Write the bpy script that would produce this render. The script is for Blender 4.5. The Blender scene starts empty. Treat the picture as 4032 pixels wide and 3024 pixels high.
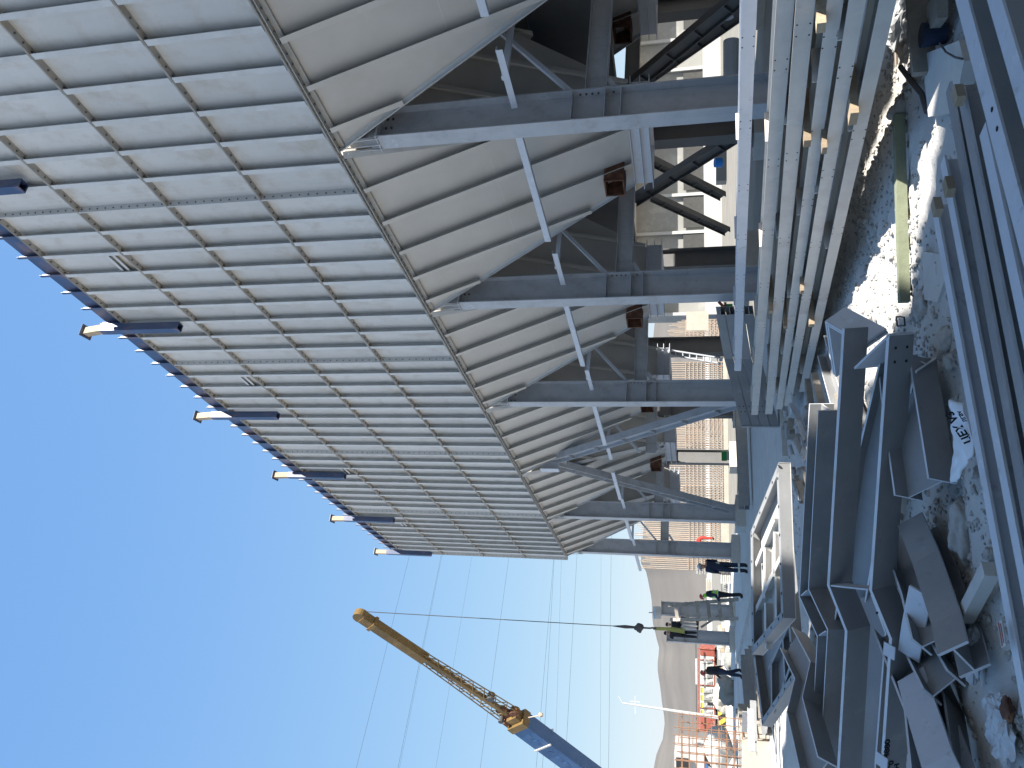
import bpy, math, random
from mathutils import Vector as V, noise, Matrix
random.seed(7)
SC=bpy.context.scene
C=SC.collection
PI=math.pi
# ------------------------------------------------------------------ view geometry (solved from the photo's vanishing points)
F=3169.0; H=1.7
def nz(a): return V(a).normalized()
ROW=nz((-1641,758,F)); UP=nz((-118,-13500,F)); ROW=(ROW-UP*ROW.dot(UP)).normalized()
AX=-ROW; AY=UP.cross(AX)
def ray(px,py):
    c=V((1512-py,px-2016,F)); return V((c.dot(AX),c.dot(AY),c.dot(UP)))
CAM=V((0,0,H))
def onz(px,py,z=0.0):
    r=ray(px,py); return CAM+r*((z-H)/r.z)
def ony(px,py,y):
    r=ray(px,py); return CAM+r*(y/r.y)
def onx(px,py,x):
    r=ray(px,py); return CAM+r*(x/r.x)
def atd(px,py,Z):
    return CAM+ray(px,py)*(Z/F)
def onplane(px,py,p,n):
    r=ray(px,py); return CAM+r*((p-CAM).dot(n)/r.dot(n))
OV=4032/2212.0
# ------------------------------------------------------------------ mesh builder
class MB:
    def __init__(s): s.v=[]; s.f=[]; s.m=[]
    def add(s,vs,fs,mi=0):
        b=len(s.v); s.v+= [tuple(x) for x in vs]; s.f+= [tuple(b+i for i in f) for f in fs]; s.m+=[mi]*len(fs); return s
    def bx(s,x0,x1,y0,y1,z0,z1,mi=0):
        if x0>x1:x0,x1=x1,x0
        if y0>y1:y0,y1=y1,y0
        if z0>z1:z0,z1=z1,z0
        return s.add([(x0,y0,z0),(x1,y0,z0),(x1,y1,z0),(x0,y1,z0),(x0,y0,z1),(x1,y0,z1),(x1,y1,z1),(x0,y1,z1)],
              [(0,3,2,1),(4,5,6,7),(0,1,5,4),(1,2,6,5),(2,3,7,6),(3,0,4,7)],mi)
    def ob(s,c,a,b,d,mi=0):                    # oriented box: centre, three half vectors
        c,a,b,d=V(c),V(a),V(b),V(d)
        if a.cross(b).dot(d)<0: d=-d
        return s.add([c-a-b-d,c+a-b-d,c+a+b-d,c-a+b-d,c-a-b+d,c+a-b+d,c+a+b+d,c-a+b+d],
              [(0,3,2,1),(4,5,6,7),(0,1,5,4),(1,2,6,5),(2,3,7,6),(3,0,4,7)],mi)
    def bar(s,p,q,w,h,up=(0,0,1),mi=0):        # rectangular bar from p to q
        p,q=V(p),V(q); t=(q-p); L=t.length; t.normalize(); u=V(up)
        if abs(t.dot(u))>.98: u=V((1,0,0))
        sd=t.cross(u).normalized(); u=sd.cross(t).normalized()
        return s.ob((p+q)/2,t*L/2,sd*w/2,u*h/2,mi)
    def tube(s,pts,r,n=8,mi=0,cap=True):
        pts=[V(p) for p in pts]; rr=r if isinstance(r,(list,tuple)) else [r]*len(pts)
        vs=[]; t0=(pts[1]-pts[0]).normalized(); u=t0.orthogonal().normalized()
        for i,p in enumerate(pts):
            a=pts[max(i-1,0)]; b=pts[min(i+1,len(pts)-1)]; t=(b-a).normalized()
            u=(u-t*u.dot(t)).normalized(); w=t.cross(u)
            for k in range(n):
                an=2*PI*k/n; vs.append(p+(u*math.cos(an)+w*math.sin(an))*rr[i])
        fs=[(i*n+k,i*n+(k+1)%n,(i+1)*n+(k+1)%n,(i+1)*n+k) for i in range(len(pts)-1) for k in range(n)]
        if cap: fs+=[tuple(range(n-1,-1,-1)),tuple((len(pts)-1)*n+k for k in range(n))]
        return s.add(vs,fs,mi)
    def cyl(s,c,d,r,n=8,mi=0): c,d=V(c),V(d); return s.tube([c,c+d],r,n,mi)
    def sweep(s,sec,pts,f,mi=0,tip=0):
        pts=[V(p) for p in pts]; f=V(f).normalized(); n=len(sec); vs=[]
        seg=[(pts[i+1]-pts[i]).normalized() for i in range(len(pts)-1)]
        lat=[f.cross(t).normalized() for t in seg]
        for i,p in enumerate(pts):
            a=lat[max(i-1,0)]; b=lat[min(i,len(lat)-1)]
            m=(a+b).normalized(); k=1/max(m.dot(a),.3)
            for (x,y) in sec: vs.append(p+m*(x*k)+f*y)
        fs=[(i*n+k,i*n+(k+1)%n,(i+1)*n+(k+1)%n,(i+1)*n+k) for i in range(len(pts)-1) for k in range(n)]
        fs=[tuple(reversed(q)) for q in fs]
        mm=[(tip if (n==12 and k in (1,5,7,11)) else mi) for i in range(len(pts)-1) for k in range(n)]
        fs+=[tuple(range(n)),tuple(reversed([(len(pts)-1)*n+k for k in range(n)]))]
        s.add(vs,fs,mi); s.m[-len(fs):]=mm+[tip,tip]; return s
    def slab(s,poly,off,mi=0):                 # polygon (3D, planar) given a thickness vector
        poly=[V(p) for p in poly]; off=V(off); n=len(poly)
        nn=(poly[1]-poly[0]).cross(poly[2]-poly[0])
        if nn.dot(off)>0: poly=poly[::-1]
        vs=poly+[p+off for p in poly]
        fs=[tuple(range(n)),tuple(reversed(range(n,2*n)))]+[(k,n+k,n+(k+1)%n,(k+1)%n) for k in range(n)]
        return s.add(vs,fs,mi)
    def rock(s,c,r,sq=(1,1,1),mi=0,seed=0,sub=1):
        g=(1+5**.5)/2
        vs=[nz(a) for a in [(-1,g,0),(1,g,0),(-1,-g,0),(1,-g,0),(0,-1,g),(0,1,g),(0,-1,-g),(0,1,-g),(g,0,-1),(g,0,1),(-g,0,-1),(-g,0,1)]]
        fs=[(0,11,5),(0,5,1),(0,1,7),(0,7,10),(0,10,11),(1,5,9),(5,11,4),(11,10,2),(10,7,6),(7,1,8),(3,9,4),(3,4,2),(3,2,6),(3,6,8),(3,8,9),(4,9,5),(2,4,11),(6,2,10),(8,6,7),(9,8,1)]
        for _ in range(sub):
            cache={}; nf=[]
            def mid(a,b):
                k=(min(a,b),max(a,b))
                if k not in cache: cache[k]=len(vs); vs.append((vs[a]+vs[b]).normalized())
                return cache[k]
            for a,b,c2 in fs:
                x,y,z=mid(a,b),mid(b,c2),mid(c2,a); nf+=[(a,x,z),(b,y,x),(c2,z,y),(x,y,z)]
            fs=nf
        rn=random.Random(seed); o=V((rn.random()*50,rn.random()*50,rn.random()*50)); an=rn.random()*6.3
        ca,sa=math.cos(an),math.sin(an); out=[]
        for v in vs:
            k=r*(1+.45*noise.noise(v*1.1+o)+.2*noise.noise(v*2.7+o)+.13*noise.noise(v*6.3+o))
            x,y,z=v.x*k*sq[0],v.y*k*sq[1],v.z*k*sq[2]
            out.append(V(c)+V((x*ca-y*sa,x*sa+y*ca,z)))
        return s.add(out,fs,mi)
def isec(d,bf,tf=.02,tw=.012):
    D=d/2;B=bf/2;w=tw/2
    return [(-D,-B),(-D,B),(-D+tf,B),(-D+tf,w),(D-tf,w),(D-tf,B),(D,B),(D,-B),(D-tf,-B),(D-tf,-w),(-D+tf,-w),(-D+tf,-B)]
def csec(d,bf,t=.012):                          # channel, open towards +f
    D=d/2
    return [(-D,0),(-D,bf),(-D+t,bf),(-D+t,t),(D-t,t),(D-t,bf),(D,bf),(D,0)]
def lsec(a,b,t=.01): return [(0,0),(0,b),(t,b),(t,t),(a,t),(a,0)]
WL={}
def obj(name,mb,mat,parent=None,smooth=False,loc=None):
    me=bpy.data.meshes.new(name)
    vs=[V(v) for v in mb.v]
    if parent is not None: L=WL[parent.name]
    elif loc is not None: L=V(loc)
    else:
        xs=[v.x for v in vs]; ys=[v.y for v in vs]; zs=[v.z for v in vs]
        L=V(((min(xs)+max(xs))/2,(min(ys)+max(ys))/2,min(zs)))
    me.from_pydata([tuple(v-L) for v in vs],[],mb.f)
    for m in (mat if isinstance(mat,(list,tuple)) else [mat]): me.materials.append(m)
    if any(mb.m): me.polygons.foreach_set('material_index',mb.m)
    if smooth: me.polygons.foreach_set('use_smooth',[True]*len(me.polygons))
    me.update()
    o=bpy.data.objects.new(name,me); C.objects.link(o)
    if parent is not None: o.parent=parent
    else: o.location=L
    WL[o.name]=V(L)
    return o
def tag(o,label,cat,group=None):
    o['label']=label; o['category']=cat; o['kind']='thing'
    if group: o['group']=group
    return o
def thing(name,label,cat,loc,group=None):
    o=bpy.data.objects.new(name,None); C.objects.link(o); o.location=V(loc); o.empty_display_size=.2
    WL[o.name]=V(loc); return tag(o,label,cat,group)
def one(name,mb,mat,label,cat,group=None,smooth=False): return tag(obj(name,mb,mat,None,smooth),label,cat,group)
def struct(name,mb,mat,smooth=False,kind='structure'):
    o=obj(name,mb,mat,None,smooth,loc=(0,0,0)); o['kind']=kind; return o
def dup(root,loc,label=None,group=None):
    def cp(o,par):
        c=o.copy(); C.objects.link(c)
        if par is not None: c.parent=par
        for ch in o.children: cp(ch,c)
        return c
    r=cp(root,None); r.location=V(loc)
    if label: r['label']=label
    if group: r['group']=group
    return r
def part_label(o,l): o['label']=l; return o
# ------------------------------------------------------------------ materials
def mat(name,col,rough=.6,metal=0.0,ns=3.0,var=.12,dirt=None,da=.35,ds=1.2,bump=0.0,bs=40.0,obj_rand=0.0,stretch=None,spec=.3,streak=0.0,scuff=0.0):
    m=bpy.data.materials.new(name); m.use_nodes=True; nt=m.node_tree; N=nt.nodes; L=nt.links
    b=N['Principled BSDF']; b.inputs['Roughness'].default_value=rough; b.inputs['Metallic'].default_value=metal
    b.inputs['Specular IOR Level'].default_value=spec
    tc=N.new('ShaderNodeTexCoord'); vec=tc.outputs['Object']
    if stretch:
        mp=N.new('ShaderNodeMapping'); mp.inputs['Scale'].default_value=stretch; L.new(vec,mp.inputs['Vector']); vec=mp.outputs['Vector']
    def noi(sc,det=6,ro=.6):
        n=N.new('ShaderNodeTexNoise'); n.inputs['Scale'].default_value=sc; n.inputs['Detail'].default_value=det; n.inputs['Roughness'].default_value=ro; L.new(vec,n.inputs['Vector']); return n.outputs['Fac']
    mr=N.new('ShaderNodeMapRange'); L.new(noi(ns),mr.inputs['Value']); mr.inputs['From Min'].default_value=.25; mr.inputs['From Max'].default_value=.75
    mr.inputs['To Min'].default_value=1-var; mr.inputs['To Max'].default_value=1+var
    mx=N.new('ShaderNodeMix'); mx.data_type='RGBA'; mx.blend_type='MULTIPLY'; mx.inputs['Factor'].default_value=1
    mx.inputs['A'].default_value=(*col,1); L.new(mr.outputs['Result'],mx.inputs['B']); out=mx.outputs['Result']
    if obj_rand:
        oi=N.new('ShaderNodeObjectInfo'); r2=N.new('ShaderNodeMapRange'); L.new(oi.outputs['Random'],r2.inputs['Value'])
        r2.inputs['To Min'].default_value=1-obj_rand; r2.inputs['To Max'].default_value=1+obj_rand
        m3=N.new('ShaderNodeMix'); m3.data_type='RGBA'; m3.blend_type='MULTIPLY'; m3.inputs['Factor'].default_value=1
        L.new(out,m3.inputs['A']); L.new(r2.outputs['Result'],m3.inputs['B']); out=m3.outputs['Result']
    if dirt:
        cr=N.new('ShaderNodeValToRGB'); L.new(noi(ds,8,.68),cr.inputs['Fac']); cr.color_ramp.elements[0].position=.5; cr.color_ramp.elements[1].position=.66
        ml=N.new('ShaderNodeMath'); ml.operation='MULTIPLY'; L.new(cr.outputs['Color'],ml.inputs[0]); ml.inputs[1].default_value=da
        m2=N.new('ShaderNodeMix'); m2.data_type='RGBA'; L.new(ml.outputs[0],m2.inputs['Factor']); L.new(out,m2.inputs['A']); m2.inputs['B'].default_value=(*dirt,1); out=m2.outputs['Result']
    def overlay(fac,p0,p1,amt,c2):
        global_out=nonlocal_out[0]
        cr=N.new('ShaderNodeValToRGB'); L.new(fac,cr.inputs['Fac']); cr.color_ramp.elements[0].position=p0; cr.color_ramp.elements[1].position=p1
        ml=N.new('ShaderNodeMath'); ml.operation='MULTIPLY'; L.new(cr.outputs['Color'],ml.inputs[0]); ml.inputs[1].default_value=amt
        m2=N.new('ShaderNodeMix'); m2.data_type='RGBA'; L.new(ml.outputs[0],m2.inputs['Factor']); L.new(global_out,m2.inputs['A']); m2.inputs['B'].default_value=(*c2,1); nonlocal_out[0]=m2.outputs['Result']
    nonlocal_out=[out]
    if streak:
        mp2=N.new('ShaderNodeMapping'); mp2.inputs['Scale'].default_value=(9,9,.55); L.new(tc.outputs['Object'],mp2.inputs['Vector'])
        n2=N.new('ShaderNodeTexNoise'); n2.inputs['Scale'].default_value=1; n2.inputs['Detail'].default_value=5; L.new(mp2.outputs['Vector'],n2.inputs['Vector'])
        overlay(n2.outputs['Fac'],.52,.75,streak,tuple(c*.55 for c in col))
    if scuff:
        overlay(noi(7,10,.75),.60,.66,scuff,(.13,.115,.10)); overlay(noi(4.3,9,.7),.62,.67,scuff*.8,tuple(min(c*1.5+.08,.8) for c in col))
    out=nonlocal_out[0]
    L.new(out,b.inputs['Base Color'])
    if bump:
        bp=N.new('ShaderNodeBump'); bp.inputs['Strength'].default_value=bump; bp.inputs['Distance'].default_value=.02; L.new(noi(bs,8,.65),bp.inputs['Height']); L.new(bp.outputs['Normal'],b.inputs['Normal'])
    return m
M={}
M['wall']=mat('grey_primer_panel',(.53,.52,.50),.5,0,1.6,.07,(.37,.325,.26),.6,1.3,.05,6,spec=.35,obj_rand=.07,streak=.16,scuff=.10)
M['rib']=mat('grey_primer_rib',(.52,.52,.51),.5,0,3,.08,(.38,.33,.27),.3,2)
M['flange']=mat('dusty_flange',(.33,.32,.30),.65,0,5,.15,(.36,.29,.2),.5,3)
M['bolt']=mat('bolt_steel',(.10,.10,.105),.5,.3,20,.2)
M['coping']=mat('dark_blue_steel',(.045,.07,.14),.38,0,2,.3,(.25,.13,.07),.5,1.6,spec=.5)
M['rust']=mat('rusty_steel',(.10,.045,.028),.85,0,8,.35,(.32,.15,.07),.5,6,.3,60)
M['hop']=mat('hopper_primer',(.47,.445,.41),.55,0,1.2,.08,(.40,.36,.30),.4,.9,.05,5,obj_rand=.03)
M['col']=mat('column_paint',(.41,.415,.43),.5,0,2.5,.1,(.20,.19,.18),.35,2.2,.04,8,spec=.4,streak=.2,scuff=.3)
M['inner']=mat('shade_darkened_inner',(.13,.13,.132),.55,0,2.5,.12,(.16,.14,.12),.4,2)  # column paint darkened, carries the deep shade under the casing in its colour
M['edge']=mat('painted_sky_edge',(.58,.60,.63),.5,0,6,.1,(.35,.33,.3),.3,5)  # lighter flange tips: sky light on the upper edges painted into the colour
M['pile']=mat('pile_primer',(.53,.50,.46),.5,0,2.2,.1,(.38,.31,.28),.4,1.6,.06,10,obj_rand=.08,spec=.4,scuff=.25)
M['beam']=mat('beam_paint',(.235,.24,.247),.48,0,2.2,.12,(.33,.31,.28),.4,1.6,.06,10,obj_rand=.12,spec=.4,scuff=.3)
M['light']=mat('pale_paint',(.52,.54,.58),.5,0,3,.08,(.3,.29,.27),.25,3,.04,12,scuff=.3)
M['conc']=mat('concrete',(.40,.375,.32),.9,0,3,.14,(.34,.31,.26),.5,1.5,.25,30)
M['concw']=mat('pale_concrete',(.48,.47,.445),.9,0,3,.12,(.4,.38,.34),.4,2,.2,30)
M['ground']=mat('stony_ground',(.47,.455,.43),.95,0,.7,.2,(.36,.34,.32),.6,.5,.7,22)
M['yard']=mat('sunny_yard_earth',(.19,.178,.155),.95,0,.5,.2,(.19,.18,.16),.5,.4,.4,12)
M['stone']=mat('stone',(.40,.385,.36),.92,0,9,.2,(.30,.28,.26),.5,6,.4,40,obj_rand=.2)
M['hill']=mat('hill_earth',(.115,.105,.095),1,0,.02,.12,(.15,.14,.13),.5,.012)
M['snow']=mat('pale_track',(.62,.6,.57),1,0,.1,.15)
M['rebar']=mat('rusty_rebar',(.22,.12,.075),.9,0,10,.25,(.30,.22,.16),.5,4)
M['rebarw']=mat('dusty_rebar',(.33,.28,.23),.9,0,10,.2,(.34,.20,.13),.7,2)
M['wood']=mat('bare_timber',(.33,.26,.18),.85,0,5,.2,(.25,.2,.15),.5,4,.3,30,stretch=(1,6,6),obj_rand=.25)
M['wood2']=mat('weathered_timber',(.27,.245,.21),.9,0,5,.25,(.17,.15,.13),.5,4,.3,30,obj_rand=.25)
M['green']=mat('greenish_timber',(.20,.22,.15),.85,0,4,.25,(.13,.14,.10),.6,3,.3,30)
M['scrap']=mat('scrap_offcut',(.33,.335,.34),.7,0,6,.25,(.25,.19,.14),.5,5,.3,30,obj_rand=.35)
M['yel']=mat('crane_yellow',(.135,.086,.03),.5,0,2,.12,(.25,.16,.07),.4,2)
M['blue']=mat('crane_blue',(.022,.075,.19),.45,0,2,.12,(.06,.10,.17),.4,2,spec=.5,scuff=.25)
M['cable']=mat('dark_cable',(.06,.06,.065),.6)
M['wire']=mat('power_cable',(.02,.025,.04),.6)
M['black']=mat('black_rubber',(.02,.02,.022),.7)
M['white']=mat('white_paint',(.42,.42,.41),.5,0,4,.06,(.5,.48,.44),.3,3)
M['red']=mat('red_paint',(.26,.07,.05),.55,0,3,.15,(.5,.3,.25),.4,2)
M['bag']=mat('white_bale',(.46,.455,.42),.7,0,3,.1)
M['yellow']=mat('yellow_print',(.75,.52,.03),.6)
M['greyhill']=mat('grey_mud',(.22,.22,.20),.95,0,3,.2,None,0,1,.6,10)
M['cloth']=mat('white_cloth',(.68,.70,.73),.8,0,5,.06,(.5,.5,.5),.3,4,.1,20)
M['ink']=mat('black_ink',(.012,.012,.015),.6)
M['film']=mat('dusty_film',(.42,.43,.44),.25,0,4,.1,None,0,1,.2,12,spec=.6)
M['navy']=mat('navy_workwear',(.022,.032,.06),.85,0,12,.2)
M['dark']=mat('dark_trousers',(.018,.02,.026),.85,0,12,.2)
M['redw']=mat('red_workwear',(.42,.04,.03),.8,0,12,.2)
M['hiviz']=mat('hi_vis_green',(.28,.75,.06),.7)
M['reflect']=mat('reflective_tape',(.62,.68,.60),.5)
M['skin']=mat('skin',(.36,.2,.14),.6)
M['boot']=mat('work_boot',(.03,.026,.022),.7)
M['helmr']=mat('red_helmet',(.32,.03,.025),.35,spec=.5)
M['helmw']=mat('white_helmet',(.6,.62,.64),.35,spec=.5)
M['helmk']=mat('dark_beanie',(.02,.02,.024),.8)
M['sling']=mat('yellow_sling',(.35,.36,.12),.8)
M['shutter']=mat('dark_shutter',(.06,.06,.058),.7,0,4,.2)
M['bldg']=mat('white_wall',(.27,.268,.255),.8,0,.6,.06,(.55,.53,.49),.4,.5)
M['brite']=mat('green_paint',(.03,.25,.06),.6)
M['bluep']=mat('blue_plastic',(.03,.22,.6),.5)
def stripes():
    m=bpy.data.materials.new('hazard_stripes'); m.use_nodes=True; nt=m.node_tree; N=nt.nodes; L=nt.links; b=N['Principled BSDF']; b.inputs['Roughness'].default_value=.6
    tc=N.new('ShaderNodeTexCoord'); w=N.new('ShaderNodeTexWave'); w.bands_direction='DIAGONAL'; w.inputs['Scale'].default_value=.62; L.new(tc.outputs['Object'],w.inputs['Vector'])
    cr=N.new('ShaderNodeValToRGB'); cr.color_ramp.interpolation='CONSTANT'; cr.color_ramp.elements[0].color=(.015,.015,.015,1); cr.color_ramp.elements[1].position=.5; cr.color_ramp.elements[1].color=(.62,.42,.05,1)
    L.new(w.outputs['Fac'],cr.inputs['Fac']); L.new(cr.outputs['Color'],b.inputs['Base Color']); return m
M['haz']=stripes()
ORD=['first','second','third','fourth','fifth','sixth','seventh','eighth','ninth','tenth']
# ================================================================== steel casing: wall panels
YW=9.35; JX0=-10.70; JW=6.475; ZR=[7.79,9.80,11.83,13.87,15.90]; ZT=16.52
YP=YW+.14                                        # plane of the panel skin; flanges stand .12 proud of it
SP=JW/9
rowname=['bottom row','second row up','third row up','top row']
bayname=['first bay from the camera','second bay from the camera','third bay from the camera','fourth bay from the camera','fifth bay at the far end']
def panel_parts(p,x0,x1,z0,z1,row,bay,dets=True):
    s=MB().bx(x0,x1,YP,YP+.012,z0,z1); obj('skin_plate',s,M['wall'],p)
    for i in range(1,9):                          # angle ribs, outer leg parallel to the skin
        x=x1-i*SP
        m=MB().bx(x-.005,x+.005,YP-.132,YP,z0+.03,z1-.03).bx(x+.005,x+.105,YP-.132,YP-.124,z0+.03,z1-.03)
        obj('rib',m,M['rib'],p)
    f=MB().bx(x0,x1,YW,YP,z0,z0+.012).bx(x0,x1,YW+.004,YP,z0-.016,z0+.0005)
    for i in range(36):
        x=x0+(i+.5)*(x1-x0)/36
        if (i%4)!=3: f.cyl((x,YW+.07,z0-.034),(0,0,.02),.017,6,1)
    obj('bottom_flange',f,[M['flange'],M['bolt']],p)
    f=MB().bx(x0,x0+.012,YW+.006,YP,z0+.012,z1-.016).bx(x0-.016,x0-.003,YW+.006,YP,z0+.012,z1-.016)
    for i in range(11):
        z=z0+.12+i*(z1-z0-.2)/10
        f.cyl((x0+.011,YW+.07,z),(.017,0,0),.015,6,1)
    obj('side_flange',f,[M['rib'],M['bolt']],p)
    if 0:
        b=MB(); n=36
        for i in range(n):
            x=x0+(i+.5)*(x1-x0)/n
            if (i%4)==3 : continue
            b.cyl((x,YW+.06,z0-.034),(0,0,.018),.017,6)
        for i in range(11):
            z=z0+.12+i*(z1-z0-.2)/10
            b.cyl((x0+.012,YW+.06,z),(.016,0,0),.015,6)
        obj('bolt_row',b,M['bolt'],p)
for bay in range(5):
    x1=JX0+JW*(1-bay)-.0; x0=x1-JW
    for row in range(4):
        z0,z1=ZR[row],ZR[row+1]
        p=thing('casing_panel','grey ribbed steel casing panel, %s, %s'%(rowname[row],bayname[bay]),'wall panel',((x0+x1)/2,YP,z0),'ribbed panels of the steel casing')
        panel_parts(p,x0,x1,z0,z1,row,bay)
        if row==3 and bay>0:
            i=2 if bay!=2 else 1
            xa=x1-i*SP; xb=xa-SP
            for dz in (.95,.65): obj('short_stiffener',MB().bx(xb+.08,xa-.006,YP-.085,YP-.077,z0-.7+dz*.55+.62,z0-.7+dz*.55+.69).bx(xb+.01,xa-.006,YP-.077,YP,z0-.7+dz*.55+.685,z0-.7+dz*.55+.69),M['rib'],p)
    # dark blue coping strip over the top row
    z0=ZR[4]
    p=thing('coping_strip','dark blue rust marked steel strip above the top row, %s'%bayname[bay],'wall panel',((x0+x1)/2,YP,z0),'dark blue strips along the casing top')
    obj('strip_plate',MB().bx(x0,x1,YP+.002,YP+.012,z0+.012,ZT),M['coping'],p)
    bf_=MB().bx(x0,x1,YW+.002,YP,z0,z0+.012)
    for i in range(0,9):
        x=x1-i*SP-.02
        obj('rib_stub',MB().bx(x-.005,x+.005,YP-.085,YP,z0+.03,ZT+.10).bx(x+.005,x+.075,YP-.085,YP-.077,z0+.03,ZT+.10),M['coping'],p)
    for i in range(30): bf_.cyl((x0+(i+.5)*JW/30,YW+.06,z0-.03),(0,0,.031),.017,6,1)
    obj('bottom_flange',bf_,[M['flange'],M['bolt']],p)
# far gable end and the rest of the casing (off the frame to the right; openings added for sunlight)
xe=JX0-JW*4
g=thing('end_cladding','plain grey steel end wall closing the far end of the casing','wall panel',(xe,14,ZR[0]))
obj('end_plate',MB().bx(xe+.002,xe+.014,YP+.012,14.24,ZR[0],ZT),M['wall'],g)
obj('end_flange',MB().bx(xe-.03,xe-.002,YW+.01,YP+.1,ZR[0],ZT),M['rib'],g)
g=thing('back_cladding','plain grey steel back wall of the long casing','wall panel',(-17,23,ZR[0]))
obj('back_plate',MB().bx(-17.5,24,23.012,23.03,ZR[0],ZT).bx(xe,-17.5,14.25,14.27,ZR[0],ZT).bx(-17.52,-17.5,14.27,23.01,ZR[0],ZT),M['wall'],g)
# unseen casing wall added on the right, raised for shade, pierced for sun patches
tx0=JX0+JW
t=thing('light_shaping_casing','unseen grey casing wall added right of the view, raised and pierced to shape sunlight','wall panel',(10,YP,ZR[0]))
OPEN=[(-.8,3.4,7.85,9.7),(1.7,6.8,9.7,12.5),(1.0,5.2,12.9,16.2)]  # openings placed so that sun patches fall on the foreground
def holed(x0,x1,z0,z1):
    xs=sorted({x0,x1,*[v for o in OPEN for v in o[:2]]}); zs=sorted({z0,z1,*[v for o in OPEN for v in o[2:]]}); m=MB()
    for i in range(len(xs)-1):
        for j in range(len(zs)-1):
            cx,cz=(xs[i]+xs[i+1])/2,(zs[j]+zs[j+1])/2
            if any(o[0]<cx<o[1] and o[2]<cz<o[3] for o in OPEN): continue
            m.bx(xs[i],xs[i+1],YP,YP+.012,zs[j],zs[j+1])
    return m
obj('front_plate',holed(tx0,26,ZR[0],ZT).bx(1.6,26,YP,YP+.012,ZT,25),M['wall'],t)
t=thing('foreground_shade_block','unseen dark block added behind the camera on the right to shade the foreground','wall panel',(9,0,0))
obj('side_plate',MB().bx(7.0,7.02,-9,9.0,0,16),M['beam'],t); obj('front_plate',MB().bx(7.03,16,8.98,9.0,0,16),M['beam'],t)  # unseen plates added to keep sun and sky off the foreground steel
# ================================================================== columns
CX=[-9.70-5.275*k for k in range(6)]            # web planes of the front row
YC0,YC1=9.59,10.26
def column_at(p,x,y0=YC0,z0=.45,z1=7.08,bolts=True,stiff=(3.72,3.18,2.92),mk='col'):
    yc=y0+.335
    m=MB().sweep(isec(.67,.31,.026,.016),[(x,yc,z0+.03),(x,yc,z1-.025)],(1,0,0)); obj('column_shaft',m,M[mk],p)
    obj('base_plate',MB().bx(x-.24,x+.24,y0-.08,y0+.75,z0,z0+.03),M[mk],p)
    obj('cap_plate',MB().bx(x-.19,x+.19,y0-.03,y0+.70,z1-.025,z1),M[mk],p)
    for z in stiff:
        obj('stiffener',MB().bx(x+.008,x+.15,y0+.026,y0+.644,z-.008,z+.008).bx(x-.15,x-.008,y0+.026,y0+.644,z-.008,z+.008),M[mk],p)
    if bolts:
        b=MB()
        for z in (3.6,3.5,3.4,3.3,3.05):
            for sx in (.06,): b.cyl((x+sx,y0+.626,z),(0,.018,0),.02,6)
        for z in (z1-.1,z1-.2):
            for yy in (.1,.3,.5): b.cyl((x+.008,y0+yy,z),(.03,0,0),.02,6)
        obj('bolt_group',b,M['bolt'],p)
    # clip angle at the foot
def pedestal(x,y,label,w=.46,z=.45):
    p=MB().bx(x-w,x+w,y-.62,y+.62,-.1,z); one('concrete_pedestal',p,M['concw'],label,'pedestal','concrete pedestals under the columns')
for k in range(6):
    if k==3: continue
    x=CX[k]
    p=thing('steel_column','tall grey I-section column, %s from the camera in the front row'%ORD[k],'column',(x,YC0+.335,.45),'front row of steel columns')
    column_at(p,x)
    pedestal(x,YC0+.335,'concrete pedestal under the %s front column'%ORD[k])
    # bearing between column head and casing
    q=thing('bearing_block','small dark bearing with thin rods on top of the %s front column'%ORD[k],'bearing',(x,YC0+.3,7.08),'bearings on the column heads')
    obj('bearing_plate',MB().bx(x-.16,x+.16,YC0-.02,YC0+.5,7.08,7.22).bx(x-.11,x+.11,YC0+.02,YC0+.42,7.22,7.62),M['beam'],q)
    for dx,dy in ((-.13,.02),(.13,.02),(.0,.0)): obj('rod',MB().tube([(x+dx,YC0-.05+dy,7.02),(x+dx*.8,YC0-.08+dy,7.75)],.009,6),M['rib'],q)
# A-frame between the third and fifth columns
xa=CX[3]; yc=YC0+.335
p=thing('bracing_frame','inverted V of two grey I-beams meeting under the casing in place of a column','bracing',(xa,yc,.45))
def stiffbeam(name,a,b,par,d=.34,bf=.24,n=6,mt='col',f=(0,1,0)):
    a,b,f=V(a),V(b),V(f).normalized(); m=MB().sweep(isec(d,bf,.018,.012),[a,b],f); o=obj(name,m,M[mt],par)
    t=(b-a).normalized(); l=f.cross(t).normalized()
    for i in range(n):
        c=a+(b-a)*((i+.7)/(n+.4))
        obj('stiffener',MB().ob(c,l*(d/2-.018),f*(bf/2-.01),t*.007),M[mt],o)
    return o
for sx in (1,-1):
    stiffbeam('brace_leg',(xa+sx*.20,yc,6.62),(xa+sx*4.75,yc,.62),p)
obj('apex_stub',MB().sweep(isec(.67,.31,.026,.016),[(xa,yc,6.45),(xa,yc,7.08)],(1,0,0)),M['light'],p)
obj('gusset',MB().bx(xa-.5,xa+.5,yc-.012,yc+.012,6.2,6.75),M['beam'],p)
b=MB()
for i in range(5): b.cyl((xa-.3+i*.12,yc-.012,6.4),(0,-.02,0),.022,6)
obj('bolt_group',b,M['bolt'],p)
# inner rows of columns
for row,(yy,rn) in enumerate(((14.0,'second'),(18.4,'third'),(22.8,'fourth'))):
    for k in range(-1,6 if row==0 else 2):
        x=CX[0]-5.275*k
        p=thing('steel_column','grey I-section column in the %s row, %s from the camera end'%(rn,ORD[k+1]),'column',(x,yy+.335,.45),'inner rows of steel columns')
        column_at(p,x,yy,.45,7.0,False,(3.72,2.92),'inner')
        pedestal(x,yy+.335,'concrete pedestal in the %s row under column %s from the camera end'%(rn,ORD[k+1]))
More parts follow.
